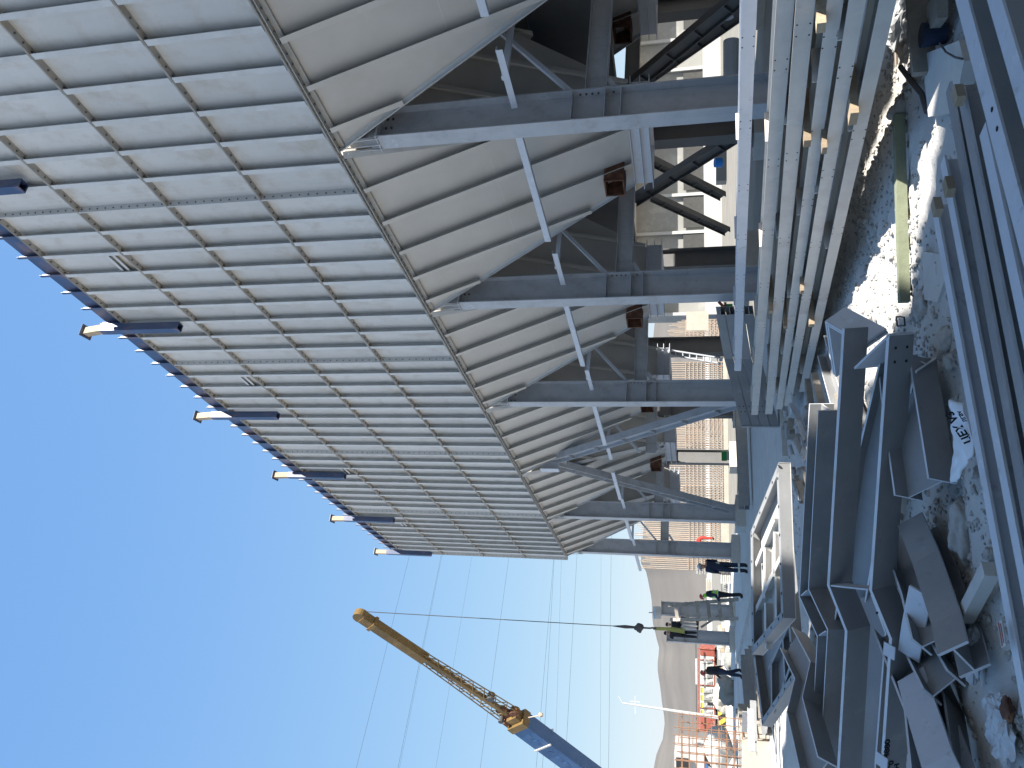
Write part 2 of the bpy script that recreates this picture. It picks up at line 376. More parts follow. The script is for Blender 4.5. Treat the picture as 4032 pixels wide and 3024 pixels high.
# cross beams from the front row to the inner rows
for k in range(-1,6):
    if k==3: pass
    x=CX[0]-5.275*k
    for (ya,yb,rn) in ((YC1,14.0,'front and second'),(14.67,18.4,'second and third'),(19.07,22.8,'third and fourth')):
        if ya>12 and k>1: continue
        m=MB().sweep(isec(.36,.2,.016,.01),[(x,ya+.004,3.35),(x,yb-.004,3.35)],(1,0,0))
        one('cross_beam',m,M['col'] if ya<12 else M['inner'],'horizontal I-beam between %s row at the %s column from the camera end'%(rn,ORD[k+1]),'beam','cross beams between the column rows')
        m=MB().bar((x+.02,ya+.01,2.98),(x+.02,ya+.32,3.165),.09,.012,(1,0,0))
        one('knee_brace',m,M['light'],'short flat knee brace under the %s cross beam of the %s row'%(ORD[k+1],rn),'brace','small knee braces')
    m=MB().bar((x+.03,YC1+.02,3.72),(x+.03,11.95,5.13),.075,.075,(1,0,0)); 
    one('hopper_brace',m,M['light'],'thin pale diagonal brace from the %s column head zone up to the hoppers'%ORD[k+1],'brace','pale diagonal braces')
    # strut along the row, half a bay long
    m=MB().sweep(lsec(.12,.09,.01),[(x-.16,YC0+.02,4.57),(x-3.05,YC0+.02,4.57)],(0,1,0))
    one('row_strut',m,M['light'],'pale horizontal angle strut left of the %s front column'%ORD[k+1],'strut','half bay struts beside the columns')
    m=MB().sweep(lsec(.11,.09,.01),[(x+.16,YC0+.36,4.72),(x+1.35,YC0+.36,4.72)],(0,1,0)).bar((x+.75,YC0+.42,4.72),(x+.75,12.2,4.72),.09,.09)
    one('stub_strut',m,M['light'],'short pale strut right of the %s front column'%ORD[k+1],'strut','short struts beside the columns')
for k in range(-1,5):                             # plate girders between the second row column heads
    x=CX[0]-5.275*k
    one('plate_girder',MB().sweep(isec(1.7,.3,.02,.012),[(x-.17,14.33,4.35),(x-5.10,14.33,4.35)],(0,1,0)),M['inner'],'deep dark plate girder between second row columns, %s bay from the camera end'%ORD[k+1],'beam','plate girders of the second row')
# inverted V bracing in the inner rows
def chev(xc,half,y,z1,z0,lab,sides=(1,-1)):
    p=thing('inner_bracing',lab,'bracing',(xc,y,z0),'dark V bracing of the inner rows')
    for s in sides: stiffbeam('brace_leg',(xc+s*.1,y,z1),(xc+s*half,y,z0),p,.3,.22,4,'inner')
chev(-17.5,2.35,14.33,3.45,.75,'brown grey diagonal I-brace behind the first and second columns',(1,))
chev(-22.5,2.3,18.75,3.3,.7,'dark diagonal I-brace deep under the second hopper',(-1,))
chev(-20.6,2.2,18.75,3.3,.9,'dark diagonal I-brace crossing behind the brown one',(-1,))
chev(-17.6,2.2,18.75,3.4,.6,'dark diagonal I-brace deep under the nearest hopper')
chev(-12.6,2.3,18.75,3.4,.6,'darkest diagonal I-brace at the right edge under the casing')
chev(-13.6,2.4,14.33,3.3,.7,'near dark diagonal I-brace behind the first column',(1,))
# ================================================================== hoppers
def hopper(xr,y0=9.46,y1=14.2,label='',yo=(11.4,12.3)):
    xl=xr-5.275; xc=(xl+xr)/2; zt,zb=7.74,3.0
    p=thing('hopper',label,'hopper',(xc,(y0+y1)/2,zb),'pyramid hoppers under the casing')
    A=[V((xl+.1,y0,zt)),V((xr-.1,y0,zt)),V((xr-.1,y1,zt)),V((xl+.1,y1,zt))]
    B=[V((xc-.86,yo[0],zb)),V((xc+.86,yo[0],zb)),V((xc+.86,yo[1],zb)),V((xc-.86,yo[1],zb))]
    names=['front_plate','right_plate','back_plate','left_plate']
    cen=V((xc,(yo[0]+yo[1])/2,5))
    for i in range(4):
        j=(i+1)%4; a,b,c,d=A[i],A[j],B[j],B[i]
        n=(b-a).cross(d-a).normalized()
        if n.dot((a+b)/2-cen)<0: n=-n
        o=obj(names[i],MB().slab([a,b,c,d],-n*.012),M['hop'],p)
        # ribs down the slope
        e=(b-a).normalized(); sl=((c+d)/2-(a+b)/2); sl=(sl-e*sl.dot(e)); Ls=sl.length; sl.normalize()
        wt=(b-a).length
        offs=[.87,1.83,2.8,3.72,4.62] if i==0 else ([wt*k/5 for k in range(1,5)] if i in (1,2) else [])
        for k in offs:
            u=wt-k if i==0 else k
            q=a+e*u; 
            ca=(d-a).dot(e); cb=(c-a).dot(e)
            tmax=1.0
            if u<ca: tmax=u/ca
            elif u>cb: tmax=(wt-u)/(wt-cb)
            L=Ls*tmax-.06
            if L<.3: continue
            r=MB().ob(q+sl*(L/2+.02)+n*.07,sl*(L/2-.02),e*.005,n*.07)
            sg=-1 if i!=0 else 1
            r.ob(q+sl*(L/2+.02)+n*.14+e*.05*sg,sl*(L/2-.02),e*.05,n*.005)
            obj('rib',r,M['hop'],o)
        if i in (0,1): obj('weld_seam',MB().ob(a+e*(wt/2)+sl*Ls*.47,e*(wt*.24),sl*.004,n*.003),M['rib'],o)
    for i in (0,1,3):                                        # corner angles
        a,b=A[i],B[i]; t=(b-a).normalized(); out=(a-cen); out.z=0; out.normalize(); sd=t.cross(out).normalized()
        if i==3 : continue
        obj('corner_angle',MB().ob((a+b)/2+out*.03,t*((b-a).length/2-.03),sd*.012,out*.05).ob((a+b)/2+out*.082,t*((b-a).length/2-.03),sd*.06,out*.006),M['rib'],p)
    obj('top_flange',MB().bx(xl+.06,xr-.06,y0-.11,y0-.004,zt-.03,zt-.012).bx(xl+.06,xr-.06,y0-.012,y0-.004,zt-.12,zt-.03),M['flange'],p)
    b=MB()
    for i in range(26): b.cyl((xl+.15+i*.2,y0-.06,zt-.05),(0,0,.02),.017,6)
    obj('bolt_row',b,M['bolt'],p)
    # outlet collar with its double flange
    c=MB(); x0,x1,ya,yb=xc-.92,xc+.92,yo[0]-.08,yo[1]+.08
    c.bx(x0,x1,ya+.06,ya+.07,2.62,2.985).bx(x0,x1,yb-.07,yb-.06,2.62,2.985).bx(x0+.06,x0+.07,ya+.07,yb-.07,2.62,2.985).bx(x1-.07,x1-.06,ya+.07,yb-.07,2.62,2.985)
    for z in (2.985,2.80,2.62): c.bx(x0-.06,x1+.06,ya-.06,ya+.06,z,z+.014).bx(x0-.06,x1+.06,yb-.06,yb+.06,z,z+.014).bx(x0-.06,x0+.06,ya+.06,yb-.06,z,z+.014).bx(x1-.06,x1+.06,ya+.06,yb-.06,z,z+.014)
    obj('outlet_collar',c,M['light'],p)
    # open rusty nozzle at the lower left of the front plate
    n=MB(); cx,cz,yy=xc-.42,3.36,11.02; w=.24; hh=.2
    for (dx0,dx1,dz0,dz1) in ((-w,w,hh-.03,hh),(-w,w,-hh,-hh+.03),(-w,-w+.03,-hh+.03,hh-.03),(w-.03,w,-hh+.03,hh-.03)):
        n.bx(cx+dx0,cx+dx1,yy-.16,yy+.3,cz+dz0,cz+dz1)
    n.bx(cx-w+.03,cx+w-.03,yy+.24,yy+.26,cz-hh+.03,cz+hh-.03)
    obj('open_nozzle',n,M['rust'],p)
    return p
hl=['hopper nearest the camera, cut by the right edge of the view','hopper between the first and second columns','hopper between the second and third columns','hopper just right of the V bracing','hopper just left of the V bracing','last hopper at the far end of the casing']
h0=hopper(CX[0]+5.275,label='grey ribbed '+hl[0])
for k in range(1,6):
    dup(h0,V(h0.location)+V((-5.275*k,0,0)),'grey ribbed '+hl[k])
for r in (1,2):
    for k in range(0,2): dup(h0,V(h0.location)+V((-5.275*k,4.4*r,0)),'dark hopper of the %s inner row, %s from the camera end'%(ORD[r-1],ORD[k]),'hoppers of the inner rows')
for k in range(1,5):
    for r in (0,1,2): dup(h0,V(h0.location)+V((5.275*k,4.4*r,0)),'hopper outside the view, right of the nearest one, %s in the %s line'%(ORD[k],ORD[r]),'hoppers outside the view')
# ================================================================== brackets along the casing top
bl=['nearest','second','third','fourth','fifth','farthest']
for k in range(6):
    x=CX[0]-5.275*k; y=YW-.11
    p=thing('parapet_bracket','dark square tube bracket with rusty edge on the casing top, %s from the camera'%bl[k],'bracket',(x,y,14.25),'tube brackets on the casing top')
    def sqt(a,b,w,t=.02):
        m=MB(); a,b=V(a),V(b); tt=(b-a).normalized(); sd=V((1,0,0)); u=sd.cross(tt).normalized()
        for (c,hx,hy) in ((sd*(w/2-t/2),t/2,w/2),(-sd*(w/2-t/2),t/2,w/2),(u*(w/2-t/2),w/2-t,t/2),(-u*(w/2-t/2),w/2-t,t/2)):
            m.ob((a+b)/2+c,tt*((b-a).length/2),sd*hx,u*hy)
        return m
    obj('post',sqt((x,y,14.25),(x,y,16.50),.20),M['coping'],p)
    obj('rust_edge',MB().bx(x-.104,x-.1005,y-.10,y-.04,14.3,16.4),M['rust'],p)
    a,b=V((x,y,16.5)),V((x-.18,y+.04,17.12))
    obj('head',MB().bar(a-V((0,0,.02)),b,.18,.18,(0,1,0)),M['wood'],p)
    t=(b-a).normalized()
    obj('end_plate',MB().ob(b+t*.01,t*.01,V((.16,0,.05)),V((0,.16,0))),M['coping'],p)
# ================================================================== ground
def graded(a,b,st,far,lo,hi):
    xs=[]; x=a
    while x<b: xs.append(x); x+=st
    s=st; x=b
    while x<hi: xs.append(x); s=min(s*1.35,far); x+=s
    xs.append(hi); s=st; x=a-st; low=[]
    while x>lo: low.append(x); s=min(s*1.35,far); x-=s
    low.append(lo); return low[::-1]+xs
gx=graded(-15,-2.4,.075,200,-2500,1500); gy=graded(-1.5,8.6,.075,200,-1500,2500)
def gh(x,y):
    d=max(0,-15-x,x+2.4,-1.5-y,y-8.6); k=1/(1+d*.4)
    p=V((x,y,0)); h=.05*noise.noise(p*.7)+.055*noise.noise(p*2.3+V((5,1,0)))+.035*abs(noise.noise(p*6.1))+.02*noise.noise(p*13)
    return (h-.02)*k if d<30 else -.0
def rill(x,y):                                   # low ridges of loose rubble between the steel piles
    return .09*math.exp(-((x+6.9)**2/2.2+(y-4.6)**2/1.3))*max(0,noise.noise(V((x*3,y*3,2)))+.4)
g=MB(); nx,ny=len(gx),len(gy)
g.v=[(x,y,gh(x,y)+rill(x,y)) for x in gx for y in gy]
g.f=[(i*ny+j,(i+1)*ny+j,(i+1)*ny+j+1,i*ny+j+1) for i in range(nx-1) for j in range(ny-1)]; g.m=[0]*len(g.f)
struct('ground',g,M['ground'],True)
s=MB().bx(-70,-16,6.4,12.4,-.1,.10); struct('concrete_slab',s,M['concw'])
struct('yard_ground',MB().bx(-160,30,12.41,90,-.2,.035),M['yard'])
# loose gravel: one stuff object of small stones
gr=MB(); rn=random.Random(3)
for i in range(15000):
    if rn.random()<.75: x,y=rn.uniform(-9.5,-3.2),rn.uniform(-.6,6.6)
    else: x,y=rn.uniform(-16,-3),rn.uniform(-1,8)
    r=rn.choice((.006,.008,.010,.013,.016,.020,.028,.012))*rn.uniform(.7,1.2)
    if noise.noise(V((x*.9,y*.9,7)))<-.2 and rn.random()<.8: continue
    gr.rock((x,y,gh(x,y)+rill(x,y)+r*.1),r,(1,1,.75),0,i,0)
struct('gravel',gr,M['stone'],False,'stuff')
ri=0
def rockat(px,py,r,label,sq=(1,1,.7)):
    global ri; ri+=1
    p=onz(px,py,.03); m=MB().rock((p.x,p.y,gh(p.x,p.y)+r*.15),r,sq,0,100+ri,3)
    one('rock',m,M['stone'],label,'rock','stones on the ground',True)
for px,py,r,l,sq in ((3760,2080,.13,'long pale stone lying between bent beams and pale channels',(.8,1.6,.7)),(3690,2330,.09,'flat stone near the bent beam pile',(1,1.2,.6)),
    (3620,1210,.10,'round stone beside the mitred end of the big bent beam',(1,1,.8)),(3590,1240,.07,'smaller stone next to the round stone',(1,1,.8)),
    (3700,1330,.08,'pale stone near the end of the pale channels',(1,1,.8)),(3715,1420,.07,'pale stone just left of the white cloth top',(1,1,.8)),
    (3880,1940,.07,'stone below the lower tip of the white cloth',(1,1.3,.7)),(3860,1880,.06,'small stone close under the white cloth',(1,1,.7)),
    (3900,2080,.06,'stone touching the outer pale channel',(1,1.2,.7)),(3870,2180,.05,'small stone amid gravel by the pale channel',(1,1,.7)),
    (3720,2590,.06,'stone beside the crumpled clear film',(1,1,.7)),(3640,1020,.05,'stone beside the green timber end',(1,1,.8)),
    (3985,330,.07,'angular pale stone in the dark rubble at the right',(1,1.4,.7)),(3975,110,.08,'grey stone in the dark rubble near the frame edge',(1,1,.8)),
    (3545,440,.11,'big lit stone beside the lowest pile beam',(1.2,1,1)),(3490,1010,.06,'stone beside the wire loop',(1,1,.8)),(3960,2860,.05,'stone beside the open brown hole bag',(1,1,.7))):
    rockat(px,py,r,l,sq)
# ================================================================== pile of long I-beams on the right
D=ray(2925,2560).normalized()
p0=onz(3156,1570,.06); NP=D.cross(V((0,0,1))).normalized()
Dh=V((D.x,D.y,0)).normalized(); away=V((Dh.y,-Dh.x,0)); 
if away.dot(V((0,1,0)))<0: away=-away
k=.6076
beams=[((2688+380*k,0),(2891,1461),.12),((2688+608*k,0),(2958,1634),.125),((2688+735*k,0),(3013,1631),.13),((2688+938*k,0),(3056,1612),.105),((2688+1078*k,0),(3089,1597),.108),((2688+1275*k,0),(3147,1543),.105)]
bl=['topmost pale beam of the long I-beam pile','second beam from the top of the long pile','third beam from the top of the long pile','fourth beam from the top of the long pile','fifth beam from the top, resting on timber blocks','lowest beam of the long pile, lying on the ground']
pile=[]
for i,((ax,ay),(bx_,by),h) in enumerate(beams):
    pp=p0+away*(.09*(5-i) if i>0 else .75)
    a=onplane(ax,ay,pp,NP); b=onplane(bx_,by,pp,NP)
    t=(a-b).normalized(); f=(V((0,0,1))-t*t.z).normalized()
    hh=h
    c0=b-f*hh/2; c1=a+t*2.2-f*hh/2; wd=.34
    w=t.cross(f).normalized(); 
    if w.dot(away)<0: w=-w
    m=MB().sweep(isec(wd,hh,.014,.01),[c0+w*wd/2,c1+w*wd/2],f)
    L=(c1-c0).length; q=0.5
    # drilled hole pairs (dark plugs 1 mm proud)
    while q<L-.3:
        for dq in (0,.12):
            for df in (-.045,.045):
                m.cyl(c0+t*(q+dq)+f*df+w*.001,-w*.003,.0075,6,1)
        q+=1.15+.25*((i*7)%3)
    # web stiffener plates
    q=.9
    while q<L: m.ob(c0+t*q+w*wd/2+f*.045,w*(wd/2-.015),f*.04,t*.005); q+=2.1
    o=tag(obj('steel_beam',m,[M['light'] if i==0 else M['pile'],M['black']],None),'grey drilled I-beam, '+bl[i],'steel beam','long I-beams stacked on the right')
    pile.append((c0,t,f,w,L,wd,hh))
# a second, hidden-behind layer for depth
c0,t,f,w,L,wd,hh=pile[1]
m=MB().sweep(isec(.34,.12,.014,.01),[c0+w*.62+t*.8-f*.05,c0+w*.62+t*L-f*.05],f); one('steel_beam',m,M['pile'],'dark I-beam lying behind the second beam of the long pile','steel beam','long I-beams stacked on the right')
c0,t,f,w,L,wd,hh=pile[3]
m=MB().sweep(isec(.34,.11,.014,.01),[c0+w*.62+t*.8-f*.02,c0+w*.62+t*L-f*.02],f); one('steel_beam',m,M['pile'],'dark I-beam lying behind the fourth beam of the long pile','steel beam','long I-beams stacked on the right')
def blockat(px,py,i,j,label,sz=(.10,.09)):          # timber spacer between pile beams i (above) and j (below)
    c0,t,f,w,L,wd,hh=pile[i]; d0=pile[j]
    n=t.cross(f)
    a=onplane(px,py,c0,n); q=(a-c0).dot(t)
    zt=c0+t*q-f*hh/2; e0=d0[0]; q2=(zt-e0).dot(d0[1]); zb=e0+d0[1]*q2+d0[2]*d0[6]/2
    hgt=max((zt-zb).dot(f)/2-.002,.02); mid=zb+f*(hgt+.001)
    m=MB().ob(mid+w*.17,t*sz[0]/2,w*.26,f*hgt); one('timber_block',m,M['wood'],label,'timber block','timber spacers in the beam pile')
blockat(3142,40,2,3,'sunlit timber block near the right frame edge, between the third and fourth pile beams')
blockat(3175,495,2,3,'timber spacer with a bright end, middle of the pile, upper one')
blockat(3262,520,3,4,'dark timber spacer under the fourth pile beam, middle of the pile')
blockat(3372,390,4,5,'big dark timber spacer under the fifth pile beam',(.16,.1))
blockat(3038,1180,1,2,'timber spacer under the second pile beam, left half')
blockat(3095,1240,2,3,'timber spacer under the third pile beam, left half')
blockat(3206,1230,4,5,'timber spacer under the fifth pile beam, left half')
blockat(3172,1095,3,4,'timber spacer under the fourth pile beam, left half')
# ================================================================== stack of knee beams at the left end of the pile
e=onz(2922,1676,.86); e2=ony(2852,1403,8.55); e3=ony(2819,1218,9.1)
for i in range(4):
    pts=[V((q.x,q.y,q.z-.19*i-.09)) for q in (e,e2,e3)]
    lat=V((-(pts[1]-pts[0]).y,(pts[1]-pts[0]).x,0)).normalized()
    if lat.x>0: lat=-lat
    pts=[q+lat*.17+V((0,0,0)) for q in pts]
    fv=(pts[1]-pts[0]).cross(pts[2]-pts[1])
    if fv.z<0: fv=-fv
    fv=V((0,0,1))
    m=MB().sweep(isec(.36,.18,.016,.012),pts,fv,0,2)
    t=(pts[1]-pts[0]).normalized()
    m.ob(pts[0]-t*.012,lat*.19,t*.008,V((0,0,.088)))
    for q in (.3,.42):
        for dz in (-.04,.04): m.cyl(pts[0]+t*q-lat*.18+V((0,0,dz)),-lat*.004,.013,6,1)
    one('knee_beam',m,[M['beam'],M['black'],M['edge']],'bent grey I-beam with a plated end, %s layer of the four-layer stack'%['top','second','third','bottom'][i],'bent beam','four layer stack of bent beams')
# big pale beam lying below that stack
a=onz(2920,1990,.46); b=onz(2905,1650,.50)
m=MB().sweep(isec(.5,.34,.02,.014),[a+V((-.2,0,-.1)),b+V((-.2,0,-.1))+(b-a)*.6],(0,0,1)); one('steel_beam',m,M['beam'],'short wide pale I-beam lying beside the concrete slab below the bent beam stack','steel beam')
# ================================================================== ribbed panels lying on the ground
def lpanel(name,label,pxs,z0,tilt,ribs,matn,lift=0.0):
    a=onz(*pxs[0],z0); b=onz(*pxs[1],z0); d=(b-a); d.z=0; d.normalize(); aw=V((d.y,-d.x,0))
    if aw.dot(ray(2766,1512))<0: aw=-aw
    w=aw*math.cos(tilt)+V((0,0,1))*math.sin(tilt); n=d.cross(w).normalized()
    if n.z<0:n=-n
    a=a+n*lift
    P=[onplane(*q,a,n) for q in pxs]
    cen=sum(P,V((0,0,0)))/len(P)
    r=thing(name,label,'steel panel',cen,'ribbed panels lying on the ground')
    obj('skin_plate',MB().slab(P,-n*.012),M[matn],r)
    fl=MB(); bo=MB()
    for i in range(len(P)):
        p,q=P[i],P[(i+1)%len(P)]; t=(q-p).normalized(); inn=n.cross(t).normalized()
        if inn.dot(cen-p)<0: inn=-inn
        fl.ob((p+q)/2+n*.07+inn*.006,t*((q-p).length/2),n*.07,inn*.006).ob((p+q)/2+n*.134+inn*.05,t*((q-p).length/2-.05),inn*.045,n*.006)
        L=(q-p).length; kk=.2
        while kk<L: bo.cyl(p+t*kk+inn*.05+n*.14,n*.004,.02,6); kk+=.35
    obj('edge_flange',fl,M['beam'],r); obj('bolt_hole',bo,M['black'],r)
    for (q1,q2) in ribs:
        p,q=onplane(*q1,a,n),onplane(*q2,a,n); t=(q-p).normalized(); s=n.cross(t)
        obj('rib',MB().ob((p+q)/2+n*.05,t*(q-p).length/2,n*.05,s*.006).ob((p+q)/2+n*.1+s*.03,t*(q-p).length/2,n*.005,s*.035),M[matn],r)
    return r
zz=lambda x,y:(2688+x*k,2016+y*k)
lpanel('ribbed_panel','grey ribbed steel panel half in sun, top one of two lying on the ground',[(3110,1822),zz(730,690),zz(515,930),zz(505,130)],.62,.20,
    [(zz(640,40),zz(520,330)),(zz(690,270),zz(505,650)),(zz(575,230),zz(575,560)),(zz(640,130),zz(640,420)),(zz(650,420),zz(655,760)),(zz(580,590),zz(585,890))],'wall')
lpanel('ribbed_panel','darker ribbed steel panel sticking out from under the sunlit one',[zz(700,60),zz(795,1085),zz(575,1395),zz(512,930)],.38,.16,
    [(zz(735,720),zz(600,1010)),(zz(690,800),zz(710,1150)),(zz(615,960),zz(620,1260)),(zz(770,920),zz(640,1290))],'beam')
# ================================================================== bent beams in the foreground
def tilted(pxs,z0,tilt,i0=0,i1=-1):
    a=onz(*pxs[i0],z0); b=onz(*pxs[i1],z0); d=(b-a).normalized(); aw=V((d.y,-d.x,0))
    if aw.dot(ray(2766,1512))<0: aw=-aw
    w=aw*math.cos(tilt)+V((0,0,1))*math.sin(tilt); f=-aw*math.sin(tilt)+V((0,0,1))*math.cos(tilt)
    return a,d,w,f
def bent(label,pxs,z0,tilt,d=.4,bf=.24,matn='beam',extra=None,stiff=(),name='bent_beam',tf=.016,clip=(),i1=-1,web=True):
    """pxs: lower edge of the near flange"""
    a,dd,w,f=tilted(pxs,z0,tilt,0,i1)
    P=[onplane(*q,a,f) for q in pxs]
    ctr=[p+w*(d/2)+f*(bf/2) for p in P]
    r=thing(name,label,'bent beam',sum(ctr,V((0,0,0)))/len(ctr),'bent beams in the foreground pile')
    # offset the near-flange path to the centre line with true mitres
    cl=[]
    seg=[(P[i+1]-P[i]).normalized() for i in range(len(P)-1)]; lat=[f.cross(t).normalized() for t in seg]
    lat=[l if l.dot(w)>0 else -l for l in lat]
    for i,p in enumerate(P):
        l0=lat[max(i-1,0)]; l1=lat[min(i,len(lat)-1)]; m_=(l0+l1).normalized(); cl.append(p+m_*(d/2/max(m_.dot(l0),.3))+f*(bf/2))
    m=MB()
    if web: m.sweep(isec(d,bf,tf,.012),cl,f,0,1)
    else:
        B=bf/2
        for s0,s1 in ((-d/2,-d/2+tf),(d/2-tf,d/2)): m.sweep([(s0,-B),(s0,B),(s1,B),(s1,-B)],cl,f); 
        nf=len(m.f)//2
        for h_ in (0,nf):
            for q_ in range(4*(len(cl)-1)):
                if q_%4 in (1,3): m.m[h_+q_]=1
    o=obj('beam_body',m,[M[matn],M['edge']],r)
    for i in range(len(P)):
        if i in stiff:
            l0=lat[max(i-1,0)]; l1=lat[min(i,len(lat)-1)]; m_=(l0+l1).normalized(); t=f.cross(m_)
            obj('stiffener_plate',MB().ob(cl[i]+f*bf*.27,m_*(d/2-tf-.002),f*bf*.23,t*.006),M['light'],r)
    return r,P,w,f,seg,lat,bf
zA=lambda x,y:(2688+x*k,1008+y*k)
# big beam with the writing
r,P,w,f,seg,lat,bf=bent('large bent grey I-beam with handwritten numbers, front of the pile',[(3600,1309),(3526,2302),(3606,2490),(3570,2988),(3556,3180)],.22,.62,.44,.235,'beam',stiff=(1,),tf=.026,web=False)
K1=r
hole=MB()
for (sx,tt) in ((0,.1),(0,.2),(0,2.0),(0,2.1)):
    for ff in (.06,.17): hole.cyl(P[0]+seg[0]*tt+f*ff-lat[0]*.001,-lat[0]*.003,.011,8)
obj('bolt_hole',hole,M['black'],r)
for (i,tq) in ((2,.10),(3,-.04)):
    cp=MB(); c=P[i]+f*(bf+.004)+seg[2]*tq; cp.ob(c+lat[2]*.012,seg[2]*.05,lat[2]*.05,f*.004).ob(c+lat[2]*.05-f*.035,seg[2]*.005,lat[2]*.02,f*.03)
    obj('clip_plate',cp,M['light'],r)
def writing(txt,at,xdir,ydir,n,size,par,name='handwritten_mark'):
    cu=bpy.data.curves.new(name,'FONT'); cu.body=txt; cu.size=size; cu.offset=.004*size/.1; cu.align_x='CENTER'; cu.align_y='CENTER'; cu.shear=.1
    to=bpy.data.objects.new('tmp_text',cu); C.objects.link(to)
    dg=bpy.context.evaluated_depsgraph_get(); me=bpy.data.meshes.new_from_object(to.evaluated_get(dg)); bpy.data.objects.remove(to)
    L=WL[par.name]; x,y,n=V(xdir).normalized(),V(ydir).normalized(),V(n).normalized()
    for v in me.vertices: v.co=V(at)-L+x*v.co.x+y*v.co.y+n*.003
    me.materials.clear(); me.materials.append(M['ink']); me.name=name
    o=bpy.data.objects.new(name,me); C.objects.link(o); o.parent=par; return o
def onface(px,py,p,lt): return onplane(px,py,p,lt)
xd=-seg[2]
if xd.dot(V(ray(2766,0)-ray(2766,3024)))<0: xd=-xd
q=onface(3492,2948,P[2],lat[2]); writing('4880',q,xd,f,-lat[2],.075,r)
q=onface(3508,3012,P[2],lat[2]); writing('90',q,xd,f,-lat[2],.07,r)
q=onface(3530,3018,P[2],lat[2]); writing('H',q,xd,f,-lat[2],.07,r)
# short mitred piece meeting the big beam end, white edged
far=onplane(*zA(1112,728),P[0]+f*bf,f); e_=far-P[0]; e_=e_-f*e_.dot(f)
obj('end_plate',MB().ob(P[0]+e_/2+f*bf/2,e_/2,f*bf/2,f.cross(e_).normalized()*.008),M['light'],K1)
bent('V shaped bent plate piece closing the mitred end of the large bent beam',[zA(1112,705),zA(1080,365),zA(1335,500)],.30,.62,.05,.2,'light',tf=.02)
# second bent beam behind
bent('second bent grey I-beam directly behind the one with the numbers',[(3322,1615),(3279,2318),(3362,2478),(3332,2950),(3325,3180)],.30,.18,.3,.25,'beam',stiff=(1,2),tf=.022)
# third one: dark, diagonally under the large beam
bent('dark bent I-beam lying under the large one, end near the white cloth',[(3690,1410),(3560,1850),(3470,2330),(3420,2600)],.04,.75,.30,.22,'beam')
bent('dark I-beam with a pale edge pointing at the white cloth',[(3772,1905),(3700,1500),(3690,1420)],.03,.45,.36,.22,'beam')
# lower bent beams facing up towards the sky
def plate_beam(label,quads,z0,tilt,th=.2,mats=('light',)):
    pts=[q for q in quads]
    a=onz(*pts[0],z0); b=onz(*pts[-1],z0); d=(b-a).normalized(); aw=V((d.y,-d.x,0))
    if aw.dot(ray(2766,1512))<0: aw=-aw
    return a,d,aw
zz=lambda x,y:(2688+x*k,2016+y*k)
bent('bent I-beam with a bright upward flange, low in the middle of the pile',[zz(1548,0),zz(1655,245),zz(1795,640),zz(1842,835)],.16,-.75,.22,.20,'beam',tf=.02)
bent('short I-beam with a pale upward flange between the two low bent beams',[zz(1612,560),zz(1560,800),zz(1530,980)],.20,-.75,.2,.16,'light')
bent('bent I-beam with a bright welded flange at the lower left of the pile',[zz(1560,1000),zz(1622,1190),zz(1748,1555),zz(1830,1720),zz(1900,1900)],.18,-.75,.24,.22,'light',tf=.02)
bent('dark bent I-beam lying lowest on the stony ground',[(3640,2480),(3800,2820),(3850,3120)],.02,.9,.3,.24,'beam')
bent('dark straight I-beam stub on the ground beside the plastic film',[(3650,2110),(3742,2330),(3800,2520)],.0,.8,.26,.2,'beam')
bent('narrow dark I-beam lying furthest out on the stones',[(3650,2440),(3740,2590),(3805,2700)],.0,.75,.22,.16,'beam')
# filling beams under the two big ones
bent('grey beam lying crosswise under the big bent beams, right part',[(3430,1690),(3350,1450),(3310,1330)],.02,.2,.3,.2,'beam')
bent('grey beam lying crosswise under the big bent beams, left part',[(3420,2150),(3400,1900),(3440,1760)],.02,.5,.3,.2,'beam')
bent('bent beam with bright edge behind the second bent beam',[(3180,2500),(3260,2640),(3230,2780),(3300,3020)],.5,.5,.3,.2,'beam')
bent('grey bent I-beam glimpsed through the open frame with the numbers',[(3488,2330),(3545,2480),(3505,2980),(3500,3150)],.05,.75,.34,.2,'beam')
# ================================================================== pale channels in the lower right foreground
def chan(label,p,q,z,w,h,matn='beam',ext=(0,0),d=None,roll=0.0):
    a=onz(*p,z); b=onz(*q,z); t=(b-a).normalized(); a=a-t*ext[0]; b=b+t*ext[1]
    n=V((t.y,-t.x,0)); 
    if n.dot(ray(2766,1512))<0:n=-n
    f=V((0,0,1))
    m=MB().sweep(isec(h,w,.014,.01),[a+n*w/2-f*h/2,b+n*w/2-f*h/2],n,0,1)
    return one('steel_channel',m,[M[matn],M['edge']],label,'steel profile','pale profiles stacked in the lower right foreground')
